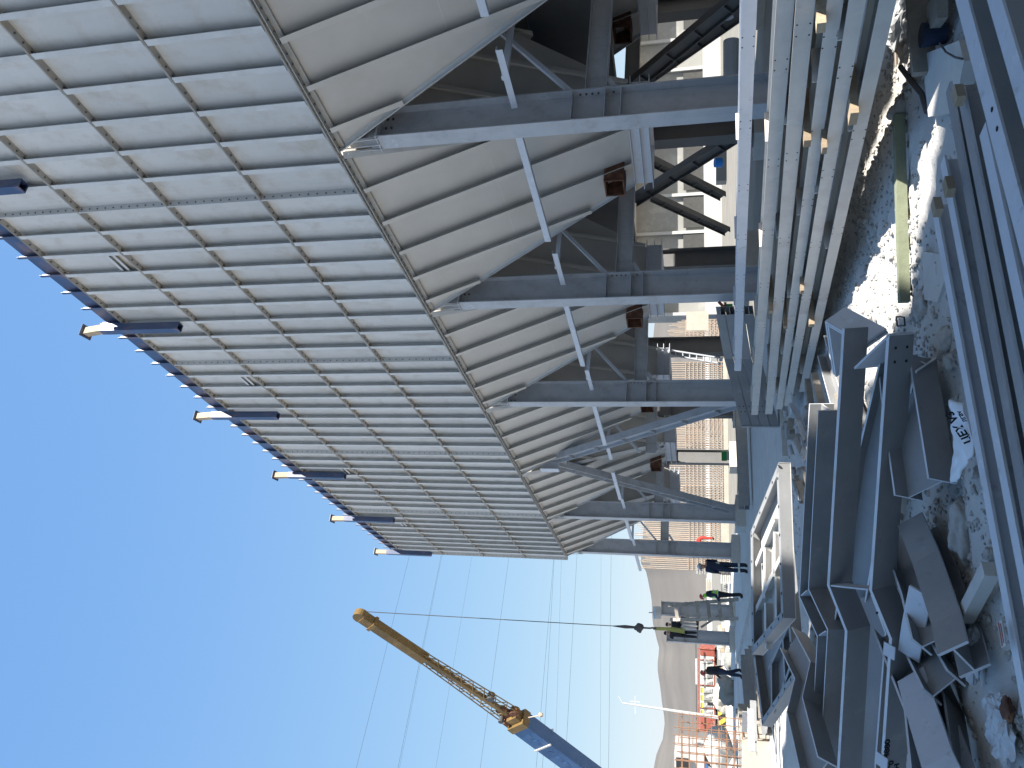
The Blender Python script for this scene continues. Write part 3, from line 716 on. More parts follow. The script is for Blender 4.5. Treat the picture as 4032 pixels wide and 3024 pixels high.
# px pairs give the near top edge of each profile
chan('outermost pale I-profile of the foreground stack, gravel along its left edge',(3682,790),(3908,2016),.26,.09,.15,'light',(0,2.2))
chan('second pale I-profile of the foreground stack, counted from the gravel',(3718,610),(3990,2016),.28,.09,.15,'light',(0,2.2))
chan('third I-profile of the foreground stack, counted from the gravel',(3740,320),(4052,2016),.28,.09,.15,'beam',(0,2.2))
chan('fourth I-profile of the foreground stack with bright edges',(3790,340),(4125,2016),.29,.09,.15,'beam',(0,2.2))
chan('fifth I-profile of the foreground stack, near the lower right corner',(3880,480),(4210,2016),.30,.10,.15,'light',(0,2.2))
def flatchan(label,p,q,z,w,h,ext):
    a=onz(*p,z); b=onz(*q,z); t=(b-a).normalized(); a=a-t*ext[0]; b=b+t*ext[1]; n=V((t.y,-t.x,0))
    if n.dot(ray(2766,1512))<0:n=-n
    m=MB().ob((a+b)/2+n*w/2-V((0,0,.006)),t*((b-a).length/2),n*w/2,V((0,0,.006)))
    for s_ in (.006,w-.006): m.ob((a+b)/2+n*s_-V((0,0,h/2+.007)),t*((b-a).length/2),n*.006,V((0,0,h/2-.006)),2)  # sides take the darker paint, standing in for their shade below the sky-lit top
    for q_ in (1.9,2.02): m.cyl(a+t*q_+n*w*.35+V((0,0,.001)),(0,0,.003),.012,6,1)
    one('steel_channel',m,[M['light'],M['black'],M['beam']],label,'steel profile','pale profiles stacked in the lower right foreground')
flatchan('long upper pale channel crossing the right foreground, further one',(3812,0),(4083,1008),.44,.125,.15,(1.2,1.2))
flatchan('long upper pale channel crossing the right foreground, nearest the camera',(3945,0),(4250,1008),.44,.115,.15,(1.2,1.2))
for px,py,z,l in ((3775,375,.33,'small timber spacer lying near the white slab on a dark profile'),(3737,735,.33,'small timber spacer in the middle of the foreground profiles'),(3690,815,.32,'small timber spacer closest to the gravel strip')):
    c=onz(px,py,z); d=V((.99,.1,0)); m=MB().ob(c,d*.035,V((-.1,.99,0))*.05,V((0,0,.022))); one('timber_block',m,M['wood'],l,'timber block','small spacers on the pale profiles')
tg=onz(3945,2495,.303); one('paper_tag',MB().ob(tg,V((.035,.0,0)),V((0,.06,0)),V((0,0,.002))).ob(tg+V((.012,0,.003)),V((.006,0,0)),V((0,.045,0)),V((0,0,.001)),1).ob(tg+V((-.015,.0,.003)),V((.008,0,0)),V((0,.055,0)),V((0,0,.001)),1),[M['white'],M['red']],'small red and white tag on the edge of the outermost profile','tag')
# timber, slab, cloth, film and small finds
def timber(label,p,q,z,w,h,matn='wood2',z2=None):
    a=onz(*p,z); b=onz(*q,z if z2 is None else z2); one('timber',MB().bar(a,b,w,h),M[matn],label,'timber','timbers on the ground')
timber('long greenish timber lying in the sunlit strip',(3538,455),(3560,1190),.06,.085,.08,'green')
timber('grey board standing on edge at the right frame edge',(3612,-30),(3640,290),.12,.05,.16,'wood2')
timber('pale broken post lying towards the outermost profile',(3800,2430),(3900,2240),.06,.09,.08,'concw')
timber('weathered short board beside the white slab',(3690,-10),(3690,100),.09,.26,.07,'wood2')
a=onz(3740,300,.0)
ps=[onz(*q,.10) for q in ((3645,210),(3775,160),(3795,240),(3760,420),(3745,445),(3655,460),(3640,320))]
one('concrete_block',MB().slab(ps,(0,0,-.12)),M['concw'],'broken white concrete slab between the timber boards and the profiles','concrete block')
ps=[onz(*q,.035) for q in ((3630,990),(3700,1000),(3720,1100),(3690,1190),(3640,1180))]
one('concrete_block',MB().slab(ps,(0,0,-.08)),M['concw'],'flat grey slab fragment below the greenish timber end','concrete block')
# white cloth with handwriting
cl=MB(); NU,NVv=26,40
outl=[(3745,1568),(3795,1590)],[(3738,1600),(3812,1650)],[(3742,1650),(3825,1705)],[(3746,1700),(3835,1760)],[(3750,1760),(3830,1800)],[(3750,1810),(3815,1820)],[(3748,1870),(3790,1850)],[(3752,1900),(3772,1895)]
def lerp2(a,b,t): return (a[0]+(b[0]-a[0])*t,a[1]+(b[1]-a[1])*t)
for i in range(NU):
    s=i/(NU-1)*(len(outl)-1); i0=min(int(s),len(outl)-2); tt=s-i0
    e0=lerp2(outl[i0][0],outl[i0+1][0],tt); e1=lerp2(outl[i0][1],outl[i0+1][1],tt)
    for j in range(12):
        q=lerp2(e0,e1,j/11); p=onz(*q,.16); d=noise.noise(V((i*.28,j*.45,0)))*.022+.02*math.sin(j/11*PI)
        cl.v.append(tuple(p+V((0,0,d-.03*(j<2)))))
cl.f=[(i*12+j,i*12+j+1,(i+1)*12+j+1,(i+1)*12+j) for i in range(NU-1) for j in range(11)]; cl.m=[0]*len(cl.f)
co=one('white_cloth',cl,M['cloth'],'crumpled white cloth with black handwriting hanging over the foreground beams','cloth',None,True)
sm=co.modifiers.new('t','SOLIDIFY'); sm.thickness=.006
def wr(txt,px0,px1,size):
    a,b=onz(*px0,.215),onz(*px1,.215); x=(b-a).normalized(); n=(CAM-(a+b)/2).normalized(); x=(x-n*x.dot(n)).normalized(); y=n.cross(x); writing(txt,(a+b)/2,x,y,n,size,co)
wr('ЦЕХ V3',(3797,1712),(3758,1655),.062)
wr('лгаv',(3800,1660),(3775,1622),.035)
def film(label,c,r,seed,zz=.05,sq=(1,1.5,.45)):
    m=MB().rock(onz(*c,zz),r,sq,0,seed,3); o=one('plastic_film',m,M['film'],label,'plastic film','pieces of clear film'); 
    tx=bpy.data.textures.new('crumple','CLOUDS'); tx.noise_scale=.09; d=o.modifiers.new('d','DISPLACE'); d.texture=tx; d.strength=.09
film('crumpled clear plastic film beside the dark beam stub',(3830,2560),.11,5,.03,(.8,1.7,.3))
film('torn plastic bag with a brown opening near the bottom of the picture',(3940,2850),.16,9,.03,(1.2,1.3,.25))
one('dark_pit_bag',MB().rock(onz(3962,2790,.09),.07,(1.1,1,.35),0,3,2),M['rust'],'brown torn opening of the plastic bag','bag opening')
film('grey sheet of plastic film beside the pile at the right edge',(3530,60),.22,12,.08,(1,1.5,.3))
lp=[onz(*zA(*q),.04) for q in ((1384,395),(1392,455),(1440,450),(1436,398),(1410,392),(1384,395))]
one('wire_loop',MB().tube(lp,.008,6),M['cable'],'small rusty wire loop on the pale ground','wire')
one('steel_rod',MB().tube([onz(3528,-20,.1),onz(3530,255,.06)],.014,6),M['rebarw'],'thin straight steel rod beside the lowest pile beam','rod')
one('steel_rod',MB().tube([onz(3570,170,.08),onz(3543,260,.05)],.014,6),M['rebarw'],'short steel rod crossing beside the thin straight rod','rod')
one('cable',MB().tube([onz(3545,262,.08),onz(3580,310,.03),onz(3630,370,.03),onz(3650,440,.05)],.022,8),M['cable'],'thick dark cable end curving to the white slab','cable')
one('wire',MB().tube([onz(3700,170,.16),onz(3725,205,.14),onz(3760,225,.13),onz(3790,232,.13)],.007,6),M['cable'],'thin wire lying across the white slab','wire')
one('bucket',MB().tube([onz(3725,130,.0),onz(3725,130,.0)+V((0,0,.16))],[.07,.085],16).tube([onz(3725,130,.0)+V((0,0,.161)),onz(3725,130,.0)+V((0,0,.162))],[.07,.07],16,1),[M['navy'],M['black']],'dark blue bucket stub between the boards and the profiles','bucket')
# heap of scrap behind the second bent beam
rn=random.Random(11); sc=[]
for i in range(46):
    s_=rn.random(); px=3085+rn.random()*140*(1-.35*s_)+40*s_; py=1590+s_*430
    p=onz(px,py,.12+.25*rn.random()); an=rn.uniform(-.9,.9)+.6; L=rn.uniform(.10,.42)*(1 if i%3 else 1.6); tl=rn.uniform(-.3,.45)
    d=V((math.cos(an)*math.cos(tl),math.sin(an)*math.cos(tl),math.sin(tl))); s2=d.cross(V((0,0,1))).normalized(); u=s2.cross(d)
    kind=i%5
    if kind==0: m=MB().rock(p,rn.uniform(.07,.13),(1,1,.8),0,i,1); nm,mt,lb,ct='rubble_lump','stone','grey rubble lump in the scrap heap','rubble'
    elif kind==1: m=MB().sweep(lsec(.07,.07,.008),[p-d*L/2,p+d*L/2],s2); nm,mt,lb,ct='steel_offcut','scrap','angle steel offcut in the scrap heap','offcut'
    elif kind==2: m=MB().ob(p,d*L/2,s2*.055,u*.045); nm,mt,lb,ct='timber_offcut','wood2','weathered timber offcut in the scrap heap','offcut'
    elif kind==3: m=MB().slab([p-d*L/2,p+d*L/2,p+d*L/3+s2*.16,p-d*L/4+s2*.12],u*.01); nm,mt,lb,ct='plate_offcut','light','flat steel plate offcut in the scrap heap','offcut'
    else: m=MB().tube([p-d*L/2,p+d*L/2],.04,10); nm,mt,lb,ct='pipe_offcut','scrap','short pipe offcut in the scrap heap','offcut'
    one(nm,m,M[mt],lb,ct,'scrap heap %s pieces'%nm.replace('_',' '))
for i,(a,b,l) in enumerate((((3205,1480),(3245,1640),'long weathered plank beside the scrap heap, outer one'),((3180,1500),(3205,1700),'long weathered plank beside the scrap heap, inner one'),((3300,1560),(3310,1620),'short dark plank on the ground beyond the second bent beam'),((3120,1850),(3160,1970),'pale thin plank leaning at the end of the scrap heap'))):
    timber(l,a,b,.16,.11,.09,'wood2')
# ================================================================== people
def person(label,p,face,h=1.75,pose=None,top='navy',bot='dark',helm='helmr',vest=None,bands=False,prop=None):
    """p: feet on the ground, face: horizontal facing direction"""
    fw=V((face[0],face[1],0)).normalized(); rt=V((fw.y,-fw.x,0)); P=V(p); S=h/1.75
    W=lambda x,y,z: P+(rt*x+fw*y+V((0,0,z)))*S
    J={'pel':(0,0,.93),'sp':(0,0,1.15),'ch':(0,.01,1.34),'nk':(0,.02,1.48),'hd0':(0,.035,1.56),'hd1':(0,.05,1.66),
       'shl':(-.17,0,1.42),'ell':(-.22,-.03,1.13),'wrl':(-.22,.09,.90),'shr':(.17,0,1.42),'elr':(.22,-.03,1.13),'wrr':(.22,.09,.90),
       'hpl':(-.09,0,.90),'knl':(-.10,.03,.49),'anl':(-.11,0,.08),'tol':(-.12,.16,.035),'hpr':(.09,0,.90),'knr':(.10,.03,.49),'anr':(.11,0,.08),'tor':(.12,.16,.035)}
    if pose: J.update(pose)
    R={'pel':.165,'sp':.16,'ch':.17,'nk':.065,'hd0':.085,'hd1':.09,'shl':.095,'ell':.068,'wrl':.042,'shr':.095,'elr':.068,'wrr':.042,'hpl':.115,'knl':.088,'anl':.075,'tol':.045,'hpr':.115,'knr':.088,'anr':.075,'tor':.045}
    E=[('pel','sp'),('sp','ch'),('ch','nk'),('nk','hd0'),('hd0','hd1'),('ch','shl'),('shl','ell'),('ell','wrl'),('ch','shr'),('shr','elr'),('elr','wrr'),('pel','hpl'),('hpl','knl'),('knl','anl'),('anl','tol'),('pel','hpr'),('hpr','knr'),('knr','anr'),('anr','tor')]
    names=list(J); co=[W(*J[n]) for n in names]; rr=[R[n]*S for n in names]; zone=list(names); ed=[(names.index(a),names.index(b)) for a,b in E]
    for s in 'lr':                              # hand: palm, four unequal fingers and a thumb
        wi=names.index('wr'+s); d=(V(J['wr'+s])-V(J['el'+s])).normalized(); sd=d.cross(V((0,1,0)));
        if sd.length<.1: sd=V((1,0,0))
        sd.normalize(); cu=d.cross(sd)*.35
        base=V(J['wr'+s]); pi=len(co); co.append(W(*(base+d*.06))); rr.append(.032*S); zone.append('hand'); ed.append((wi,pi))
        for q,ln in ((-.027,.07),(-.009,.085),(.009,.08),(.027,.06)):
            a=base+d*.09+sd*q; b=a+(d+cu*.3).normalized()*ln*.55; c=b+(d+cu*1.6).normalized()*ln*.5
            i=len(co); co+= [W(*a),W(*b),W(*c)]; rr+=[.010*S,.009*S,.008*S]; zone+=['hand']*3; ed+=[(pi,i),(i,i+1),(i+1,i+2)]
        a=base+d*.045+sd*.04; b=a+(d*.7+sd*.6).normalized()*.045; i=len(co); co+=[W(*a),W(*b)]; rr+=[.012*S,.010*S]; zone+=['hand']*2; ed+=[(pi,i),(i,i+1)]
    me=bpy.data.meshes.new('person'); me.from_pydata([tuple(c-P) for c in co],ed,[]); o=bpy.data.objects.new('person',me); C.objects.link(o)
    sk=o.modifiers.new('s','SKIN'); sk.use_smooth_shade=True
    for i,r in enumerate(rr): me.skin_vertices[0].data[i].radius=(r,r)
    for v in me.skin_vertices[0].data: v.use_root=False
    me.skin_vertices[0].data[0].use_root=True
    o.modifiers.new('u','SUBSURF').levels=1; o.modifiers['u'].render_levels=1
    dg=bpy.context.evaluated_depsgraph_get(); dg.update(); m2=bpy.data.meshes.new_from_object(o.evaluated_get(dg)); bpy.data.objects.remove(o)
    ms=[M['skin'],M[top],M[bot],M['boot'],M['reflect']]; m2.materials.clear()
    for m in ms: m2.materials.append(m)
    loc=[c-P for c in co]
    bones=[]
    for a,b in ed:
        za,zb=zone[a],zone[b]; z=2 if (zb[:2] in('hp','kn','an') ) else 1
        if zb in('hd0','hd1') : z=0
        if zb=='hand': z=0
        if zb[:2]=='to': z=3
        bones.append((loc[a],loc[b],z,rr[a],zb))
    tor=[]
    for pl in m2.polygons:
        c=pl.center; best=9;zi=1;zn=''
        for a,b,z,r,zb in bones:
            ab=b-a; t=max(0,min(1,(c-a).dot(ab)/max(ab.length_squared,1e-9))); dd=(c-(a+ab*t)).length-r*.8
            if dd<best: best=dd;zi=z;zn=zb;tt=t
        if zn=='anl' or zn=='anr':
            if bands and .35<tt<.52: zi=4
            if tt>.8: zi=3
        if zn=='sp' and bands and .3<tt<.7: zi=4
        if zn=='nk' and tt>.7: zi=0
        if zn in('sp','ch','nk'): tor.append(pl.index)
        pl.material_index=zi; pl.use_smooth=True
    po=bpy.data.objects.new('person',m2); C.objects.link(po); po.location=P; WL[po.name]=V(P); tag(po,label,'person')
    hc=W(*J['hd1'])+V((0,0,.02*S)); hd=(W(*J['hd1'])-W(*J['hd0'])).normalized()
    # face: nose, eyes, mouth; ears
    f2=(fw-hd*fw.dot(hd)).normalized(); fr=hd.cross(f2)*-1
    fm=MB().rock(hc+f2*.096*S-hd*.03*S,.016*S,(1,1,1.3),0,1,1); obj('nose',fm,M['skin'],po,True)
    ey=MB()
    for s in (-1,1): ey.rock(hc+f2*.083*S+fr*.032*S*s-hd*.01*S,.011*S,(1,1,1),0,2,1)
    obj('eyes',ey,M['black'],po,True)
    obj('mouth',MB().ob(hc+f2*.086*S-hd*.062*S,fr*.02*S,hd*.004*S,f2*.004*S),M['red'],po)
    er=MB()
    for s in (-1,1): er.rock(hc+fr*.09*S*s-hd*.02*S,.022*S,(.6,1,1.3),0,3,1)
    obj('ears',er,M['skin'],po,True)
    # helmet dome with brim
    hm=MB(); n=14; b0=len(hm.v)
    for i in range(6):
        a=i/5*PI/2*.98
        for kk in range(n):
            t=2*PI*kk/n; hm.v.append(tuple(hc+hd*(.015+.115*math.sin(a))*S+(f2*math.cos(t)*1.12+fr*math.sin(t))*.115*math.cos(a)*S))
    hm.f=[(i*n+kk,i*n+(kk+1)%n,(i+1)*n+(kk+1)%n,(i+1)*n+kk) for i in range(5) for kk in range(n)]; hm.f.append(tuple(5*n+kk for kk in range(n))); hm.m=[0]*len(hm.f)
    if helm!='helmk':
        ring=[hc+hd*.012*S+(f2*math.cos(2*PI*q/n)*1.12+fr*math.sin(2*PI*q/n))*(.118+(.05 if math.cos(2*PI*q/n)>.5 else .012))*S for q in range(n)]
        hm.slab(ring,hd*.008*S)
    obj('helmet' if helm!='helmk' else 'beanie',hm,M[helm],po,True)
    if vest:
        vm=MB(); keep=tor
        for pi in keep:
            pl=m2.polygons[pi]; 
            vm.add([m2.vertices[v].co+m2.vertices[v].normal*.016*S+P for v in pl.vertices],[tuple(range(len(pl.vertices)))])
        obj('vest',vm,M[vest],po)
        bnd=MB(); 
        for z in (1.02,1.17): bnd.tube([W(0,-.0,z-.022),W(0,0,z+.022)],.192*S,16)
        obj('reflective_band',bnd,M['reflect'],po)
    return po
fwd=V((ray(2016,1512).x,ray(2016,1512).y,0)).normalized(); rgt=V((fwd.y,-fwd.x,0))
# worker in blue overalls
p=onz(2945,2236,.10)
person('person in dark blue overalls with reflective bands and white helmet, left of the last column',p,-rgt*.6+fwd*.8,1.76,{'hd1':(0,.07,1.64),'wrl':(-.15,.2,1.02),'wrr':(.16,.2,1.0)},'navy','navy','helmw',None,True)
p=onz(2925,2345,.10)
person('person in a green hi-vis vest, dark clothes and red helmet, standing sideways near the ladder',p,-rgt,1.72,{'hd1':(0,.12,1.62),'hd0':(0,.08,1.53),'nk':(0,.05,1.46),'knl':(-.1,-.02,.49),'anl':(-.11,-.08,.08),'tol':(-.12,.08,.035),'wrl':(-.16,.2,.98),'wrr':(.16,.16,.98)},'navy','dark','helmr','hiviz')
p=onz(2925,2650,.02)
person('person in dark work clothes and red hood walking past the far trailer',p,-rgt*.5-fwd*.6,1.80,{'knl':(-.1,.16,.5),'anl':(-.11,.2,.08),'tol':(-.12,.36,.05),'anr':(.11,-.22,.12),'tor':(.12,-.08,.03),'knr':(.1,-.06,.5),'hd1':(0,.12,1.62),'hd0':(0,.08,1.54),'wrl':(-.2,-.12,.92),'wrr':(.2,.18,.95)},'dark','navy','helmr')
# ================================================================== ladder, two new columns and the crew on them
def colm(px,pyc,zb,x,label,zt):
    pass
ZL=41.0
def upz(p,z): return V((p.x,p.y,z))
b1=atd(2905,2412,ZL); b2=atd(2905,2518,ZL+1)
for b_,zt,l in ((b1,atd(2600,2412,ZL).z,'grey steel column stub behind the ladder beyond the casing'),(b2,atd(2622,2515,ZL+1).z,'grey steel column stub left of the ladder beyond the casing')):
    q=thing('steel_column',l,'column',upz(b_,.35),'new columns beyond the casing'); column_at(q,b_.x,b_.y-.33,.35,zt,False,(zt*.75,))
    pedestal(b_.x,b_.y,'low pedestal under the '+l[5:],.4,.35)
one('steel_drum',MB().tube([atd(2600,2412,ZL),atd(2575,2412,ZL)],.32,14).tube([atd(2575,2412,ZL),atd(2555,2412,ZL)],.03,6),M['white'],'pale round cap with a thin rod on the column behind the ladder','column cap')
# ladder
lt1,lt2=atd(2632,2385,ZL-1.2),atd(2640,2440,ZL-1.2); lb1,lb2=atd(2985,2352,ZL-4.5),atd(2992,2434,ZL-4.5)
ld=thing('wooden_ladder','grey wooden ladder leaning on the column stubs near the hi-vis worker','ladder',upz((lb1+lb2)/2,0))
obj('rail',MB().bar(lb1,lt1,.15,.09),M['wood2'],ld); obj('rail',MB().bar(lb2,lt2,.15,.09),M['wood2'],ld)
for i in range(8):
    t=.04+i*.125; a=lb1+(lt1-lb1)*t; b=lb2+(lt2-lb2)*t; e=(b-a).normalized()*.1; obj('rung',MB().bar(a-e,b+e,.06,.16),M['wood2'],ld)
one('scaffold_plank',MB().bar(atd(2760,2470,ZL),atd(2830,2425,ZL),.22,.10),M['wood2'],'dark diagonal plank under the crew between ladder and column stub','plank')
one('scaffold_deck',MB().bar(atd(2752,2420,ZL+.3),atd(2745,2510,ZL+.5),.35,.06),M['wood2'],'narrow plank deck on which the crew stands','plank')
for px,py,l,fc,ps in ((2700,2395+45,'person in black clothes bending over the column stub behind the ladder',-rgt,{'sp':(0,.12,1.12),'ch':(0,.3,1.22),'nk':(0,.42,1.28),'hd0':(0,.5,1.28),'hd1':(0,.6,1.28),'shl':(-.17,.32,1.26),'shr':(.17,.32,1.26),'ell':(-.2,.42,1.0),'elr':(.2,.42,1.0),'wrl':(-.15,.6,.9),'wrr':(.15,.6,.9)}),
                     (2752,2467,'person in dark jacket and pale trousers standing on the plank deck by the sling',fwd,{}),
                     (2745,2500,'person in dark clothes guiding the sling at the left column stub',-rgt*.4+fwd,{'elr':(.25,.2,1.3),'wrr':(.2,.4,1.5),'ell':(-.25,.2,1.3),'wrl':(-.1,.4,1.45)})):
    q=atd(px if px>2740 else 2748,py,ZL-.1); person(l,q,fc,1.62,ps,'dark','concw' if 'pale' in l else 'dark','helmk')
# ================================================================== mobile crane: boom, jib, hook
ZC=41.0
zc=lambda x,y:(1380+x*.4611,2380+y*.4611)
tip=atd(*zc(85,95),ZC-.0); kn=atd(*zc(1440,1000),ZC+3); root=atd(2700,3330,ZC+7)
cr=thing('mobile_crane','truck crane with blue telescopic boom and folded yellow lattice jib on the left','crane',(root.x,root.y,0))
t=(kn-root).normalized(); sd=t.cross(V((0,0,1))).normalized(); up=sd.cross(t).normalized()
if up.z<0: up=-up
obj('boom',MB().ob((kn+root)/2,t*((kn-root).length/2),sd*.42,up*.55),M['blue'],cr)
for i in range(11):
    c=root+t*((kn-root).length*(.52+.042*i))
    for s in (-1,1): obj('stamped_ring',MB().cyl(c+sd*s*.415,sd*s*.022,.18,14),M['blue'],cr)
bm=MB()
for q in (.86,):
    c=root+t*((kn-root).length*q); bm.ob(c+sd*.46,t*.05,sd*.03,up*.62).ob(c-sd*.46,t*.05,sd*.03,up*.62)
    bm.ob(c+up*.72,t*.1,sd*.12,up*.1)
obj('hydraulic_clamp',bm,M['white'],cr)
obj('boom_head',MB().ob(kn+t*.0,t*.22,sd*.46,up*.60).ob(kn+t*.35-up*.1,t*.3,sd*.30,up*.36),M['yel'],cr); obj('head_pulley',MB().cyl(kn+t*.75-sd*.2-up*.42,sd*.4,.26,14).cyl(kn+t*.5-sd*.25+up*.35,sd*.5,.18,12).ob(kn+t*.2+up*.66,t*.3,sd*.2,up*.1).ob(kn+t*1.0+up*.1,t*.4,sd*.1,up*.3),M['rust'],cr)
t2=(tip-kn).normalized(); s2=t2.cross(V((0,0,1))).normalized(); u2=s2.cross(t2).normalized()
if u2.z<0:u2=-u2
Lj=(tip-kn).length
bx=MB().ob(kn+t2*(.9+(Lj-.9)/2-.2),t2*((Lj-1.3)/2),s2*.11,u2*.13); obj('jib_box',bx,M['yel'],cr)
obj('jib_head',MB().ob(tip-t2*2.2,t2*2.1,s2*.22,u2*.27).cyl(tip-s2*.18,s2*.36,.36,18).ob(tip-t2*.8,t2*.09,s2*.27,u2*.34),M['yel'],cr)
la=MB()
for us in (1,-1):
    for ss in (1,-1):
        a=kn+t2*.7+u2*us*.74+s2*ss*.10; b=tip-t2*4.0+u2*us*.36+s2*ss*.08; la.tube([a,b],.032,6)
n=8
for us in (1,-1):
    for i in range(n):
        f0=i/n; f1=(i+.5)/n; f2_=(i+1)/n; A=lambda f,ss,o: kn+t2*(.7+(Lj-4.7)*f)+u2*us*(o-(o-.36)*f)+s2*ss*(.10-.02*f)
        Bq=lambda f,ss: kn+t2*(.7+(Lj-4.7)*f)+u2*us*.12+s2*ss*.09
        for ss in (1,-1): la.tube([A(f0,ss,.74),Bq(f1,ss)],.024,5).tube([Bq(f1,ss),A(f2_,ss,.74)],.024,5)
obj('lattice_jib',la,M['yel'],cr)
obj('winch',MB().cyl(kn+t2*2.4-s2*.2-u2*.42,s2*.4,.2,12),M['cable'],cr); obj('pivot_roller',MB().cyl(kn+t2*.9-s2*.4+u2*.4,s2*.8,.15,10),M['cable'],cr)
obj('anti_block_rod',MB().tube([kn+up*-.7,kn-up*1.7+sd*.2],.03,6).rock(kn-up*1.75+sd*.2,.14,(1,1,1),0,1,1),M['rebarw'],cr)
obj('carrier',MB().bx(root.x-1.3,root.x+1.3,root.y-6,root.y+5,1.0,1.7).bx(root.x-1.2,root.x+1.2,root.y-2,root.y+1.5,1.71,3.2),M['blue'],cr)
wh=MB()
for yy in (-5,-3.6,2.4,3.8):
    for s in (-1,1): wh.cyl((root.x+s*1.0,root.y+yy,.55),(s*.35,0,0),.55,18)
obj('wheels',wh,M['black'],cr)
hk=atd(2516,2471,ZC)
tp=tip+t2*.0
ho=thing('crane_hook','dark hook ball hanging on a thin rope above the crew','hook',hk)
hc=V((tip.x,tip.y,0)); htop=atd(*zc(95,60),ZC)
obj('hoist_rope',MB().tube([htop,hk+V((0,0,1.3))],.022,5),M['cable'],ho)
obj('hook_ball',MB().rock(hk,.2,(1,1,1.05),0,2,3).tube([hk+V((0,0,.16)),hk+V((0,0,.7)),hk+V((0,0,1.35))],[.06,.09,.02],8),M['cable'],ho,True)
obj('hook',MB().tube([hk+V((0,0,-.18)),hk+V((0,0,-.55)),hk+V((.14,0,-.68)),hk+V((.1,0,-.85)),hk+V((-.08,0,-.85)),hk+V((-.14,0,-.72))],.045,7),M['cable'],ho)
sl=[hk+V((0,0,-.8)),atd(2640,2477,ZC-.2),atd(2695,2486,ZC-.2)]
one('lifting_sling',MB().bar(sl[0],sl[1],.16,.05).bar(sl[1],sl[2],.22,.05).bar(sl[0]+V((.12,0,0)),sl[2]+V((.15,0,0)),.07,.03),M['sling'],'yellow green lifting sling hanging from the hook ball','sling')
# ================================================================== rebar cages
def cage(label,ya,yb,xt,xtie,xb,Z,nb=14,mt='rebarw',tops=.12,seed=0,ragged=0):
    a=atd(xb,yb,Z); b=atd(xb,ya,Z); top=atd(xt,(ya+yb)/2,Z).z; tie=atd(xtie,(ya+yb)/2,Z).z; zb=a.z
    e=(b-a); e.z=0; L=e.length; e.normalize(); dp=V((-e.y,e.x,0))
    if dp.dot(fwd)<0: dp=-dp
    r=thing('rebar_cage',label,'rebar cage',(a+b)/2,'rebar cages behind the casing'); rn=random.Random(seed)
    for row,dd in (('front',0),('back',1.5)):
        m=MB()
        for i in range(nb):
            p=a+e*(L*i/(nb-1))+dp*dd; ln=rn.uniform(-tops,tops)-ragged*abs(i/(nb-1)-.0)
            m.tube([V((p.x,p.y,zb)),V((p.x+rn.uniform(-.05,.05),p.y,top+ln))],.028,5)
        obj('upright_bars',m,M[mt],r)
    nt=max(4,int((tie-zb)/.24)); m=MB()
    for i in range(nt):
        z=zb+(tie-zb)*(i+.5)/nt
        for dd in (-.05,1.55): m.bar(V((a.x,a.y,z))+dp*dd,V((b.x,b.y,z))+dp*dd,.05,.05)
        for s_ in (a,b): m.bar(V((s_.x,s_.y,z)),V((s_.x,s_.y,z))+dp*1.5,.05,.05)
    obj('tie_bars',m,M[mt],r)
    obj('footing',MB().bx(-0,0.01,0,.01,0,.01) if 0 else MB().slab([V((q.x,q.y,zb)) for q in (a-e*.3-dp*.3,b+e*.3-dp*.3,b+e*.3+dp*1.9,a-e*.3+dp*1.9)],V((0,0,-zb-.1)) if zb>0 else V((0,0,-.5))),M['conc'],r)
ck=[('pale rebar cage with ragged top, first one right of the thin ladder',1257,1388,2600,2692,2838,52,14,1,.35,1.0),('rebar cage just left of the thin inclined ladder',1425,1520,2590,2692,2848,52,12,2,.15,0),
    ('rebar cage seen right under the V bracing',1640,1782,2590,2692,2850,52,16,3,.12,0),('rebar cage seen between the V bracing legs',1826,1975,2560,2692,2852,52,16,4,.12,0),
    ('tall rebar cage with a red worker, between the two last columns',2054,2150,2520,2705,2840,52,13,5,.5,0),('tallest rebar cage, left of the last column',2165,2252,2520,2700,2900,46,12,6,.5,0)]
for l,ya,yb,xt,xtie,xb,Z,nb,sd_,tp_,rg in ck: cage(l,ya,yb,xt,xtie,xb,Z,nb,'rebarw',tp_,sd_,rg)
p=atd(2812,2118,51.0)
person('person in red work clothes crouching inside the tall rebar cage',p,-rgt,1.45,{'sp':(0,.12,1.08),'ch':(0,.26,1.22),'nk':(0,.36,1.3),'hd0':(0,.42,1.34),'hd1':(0,.5,1.4),'shl':(-.17,.27,1.26),'shr':(.17,.27,1.26),'ell':(-.2,.3,1.0),'elr':(.2,.3,1.0),'wrl':(-.15,.5,.95),'wrr':(.15,.5,.95)},'redw','redw','helmw')
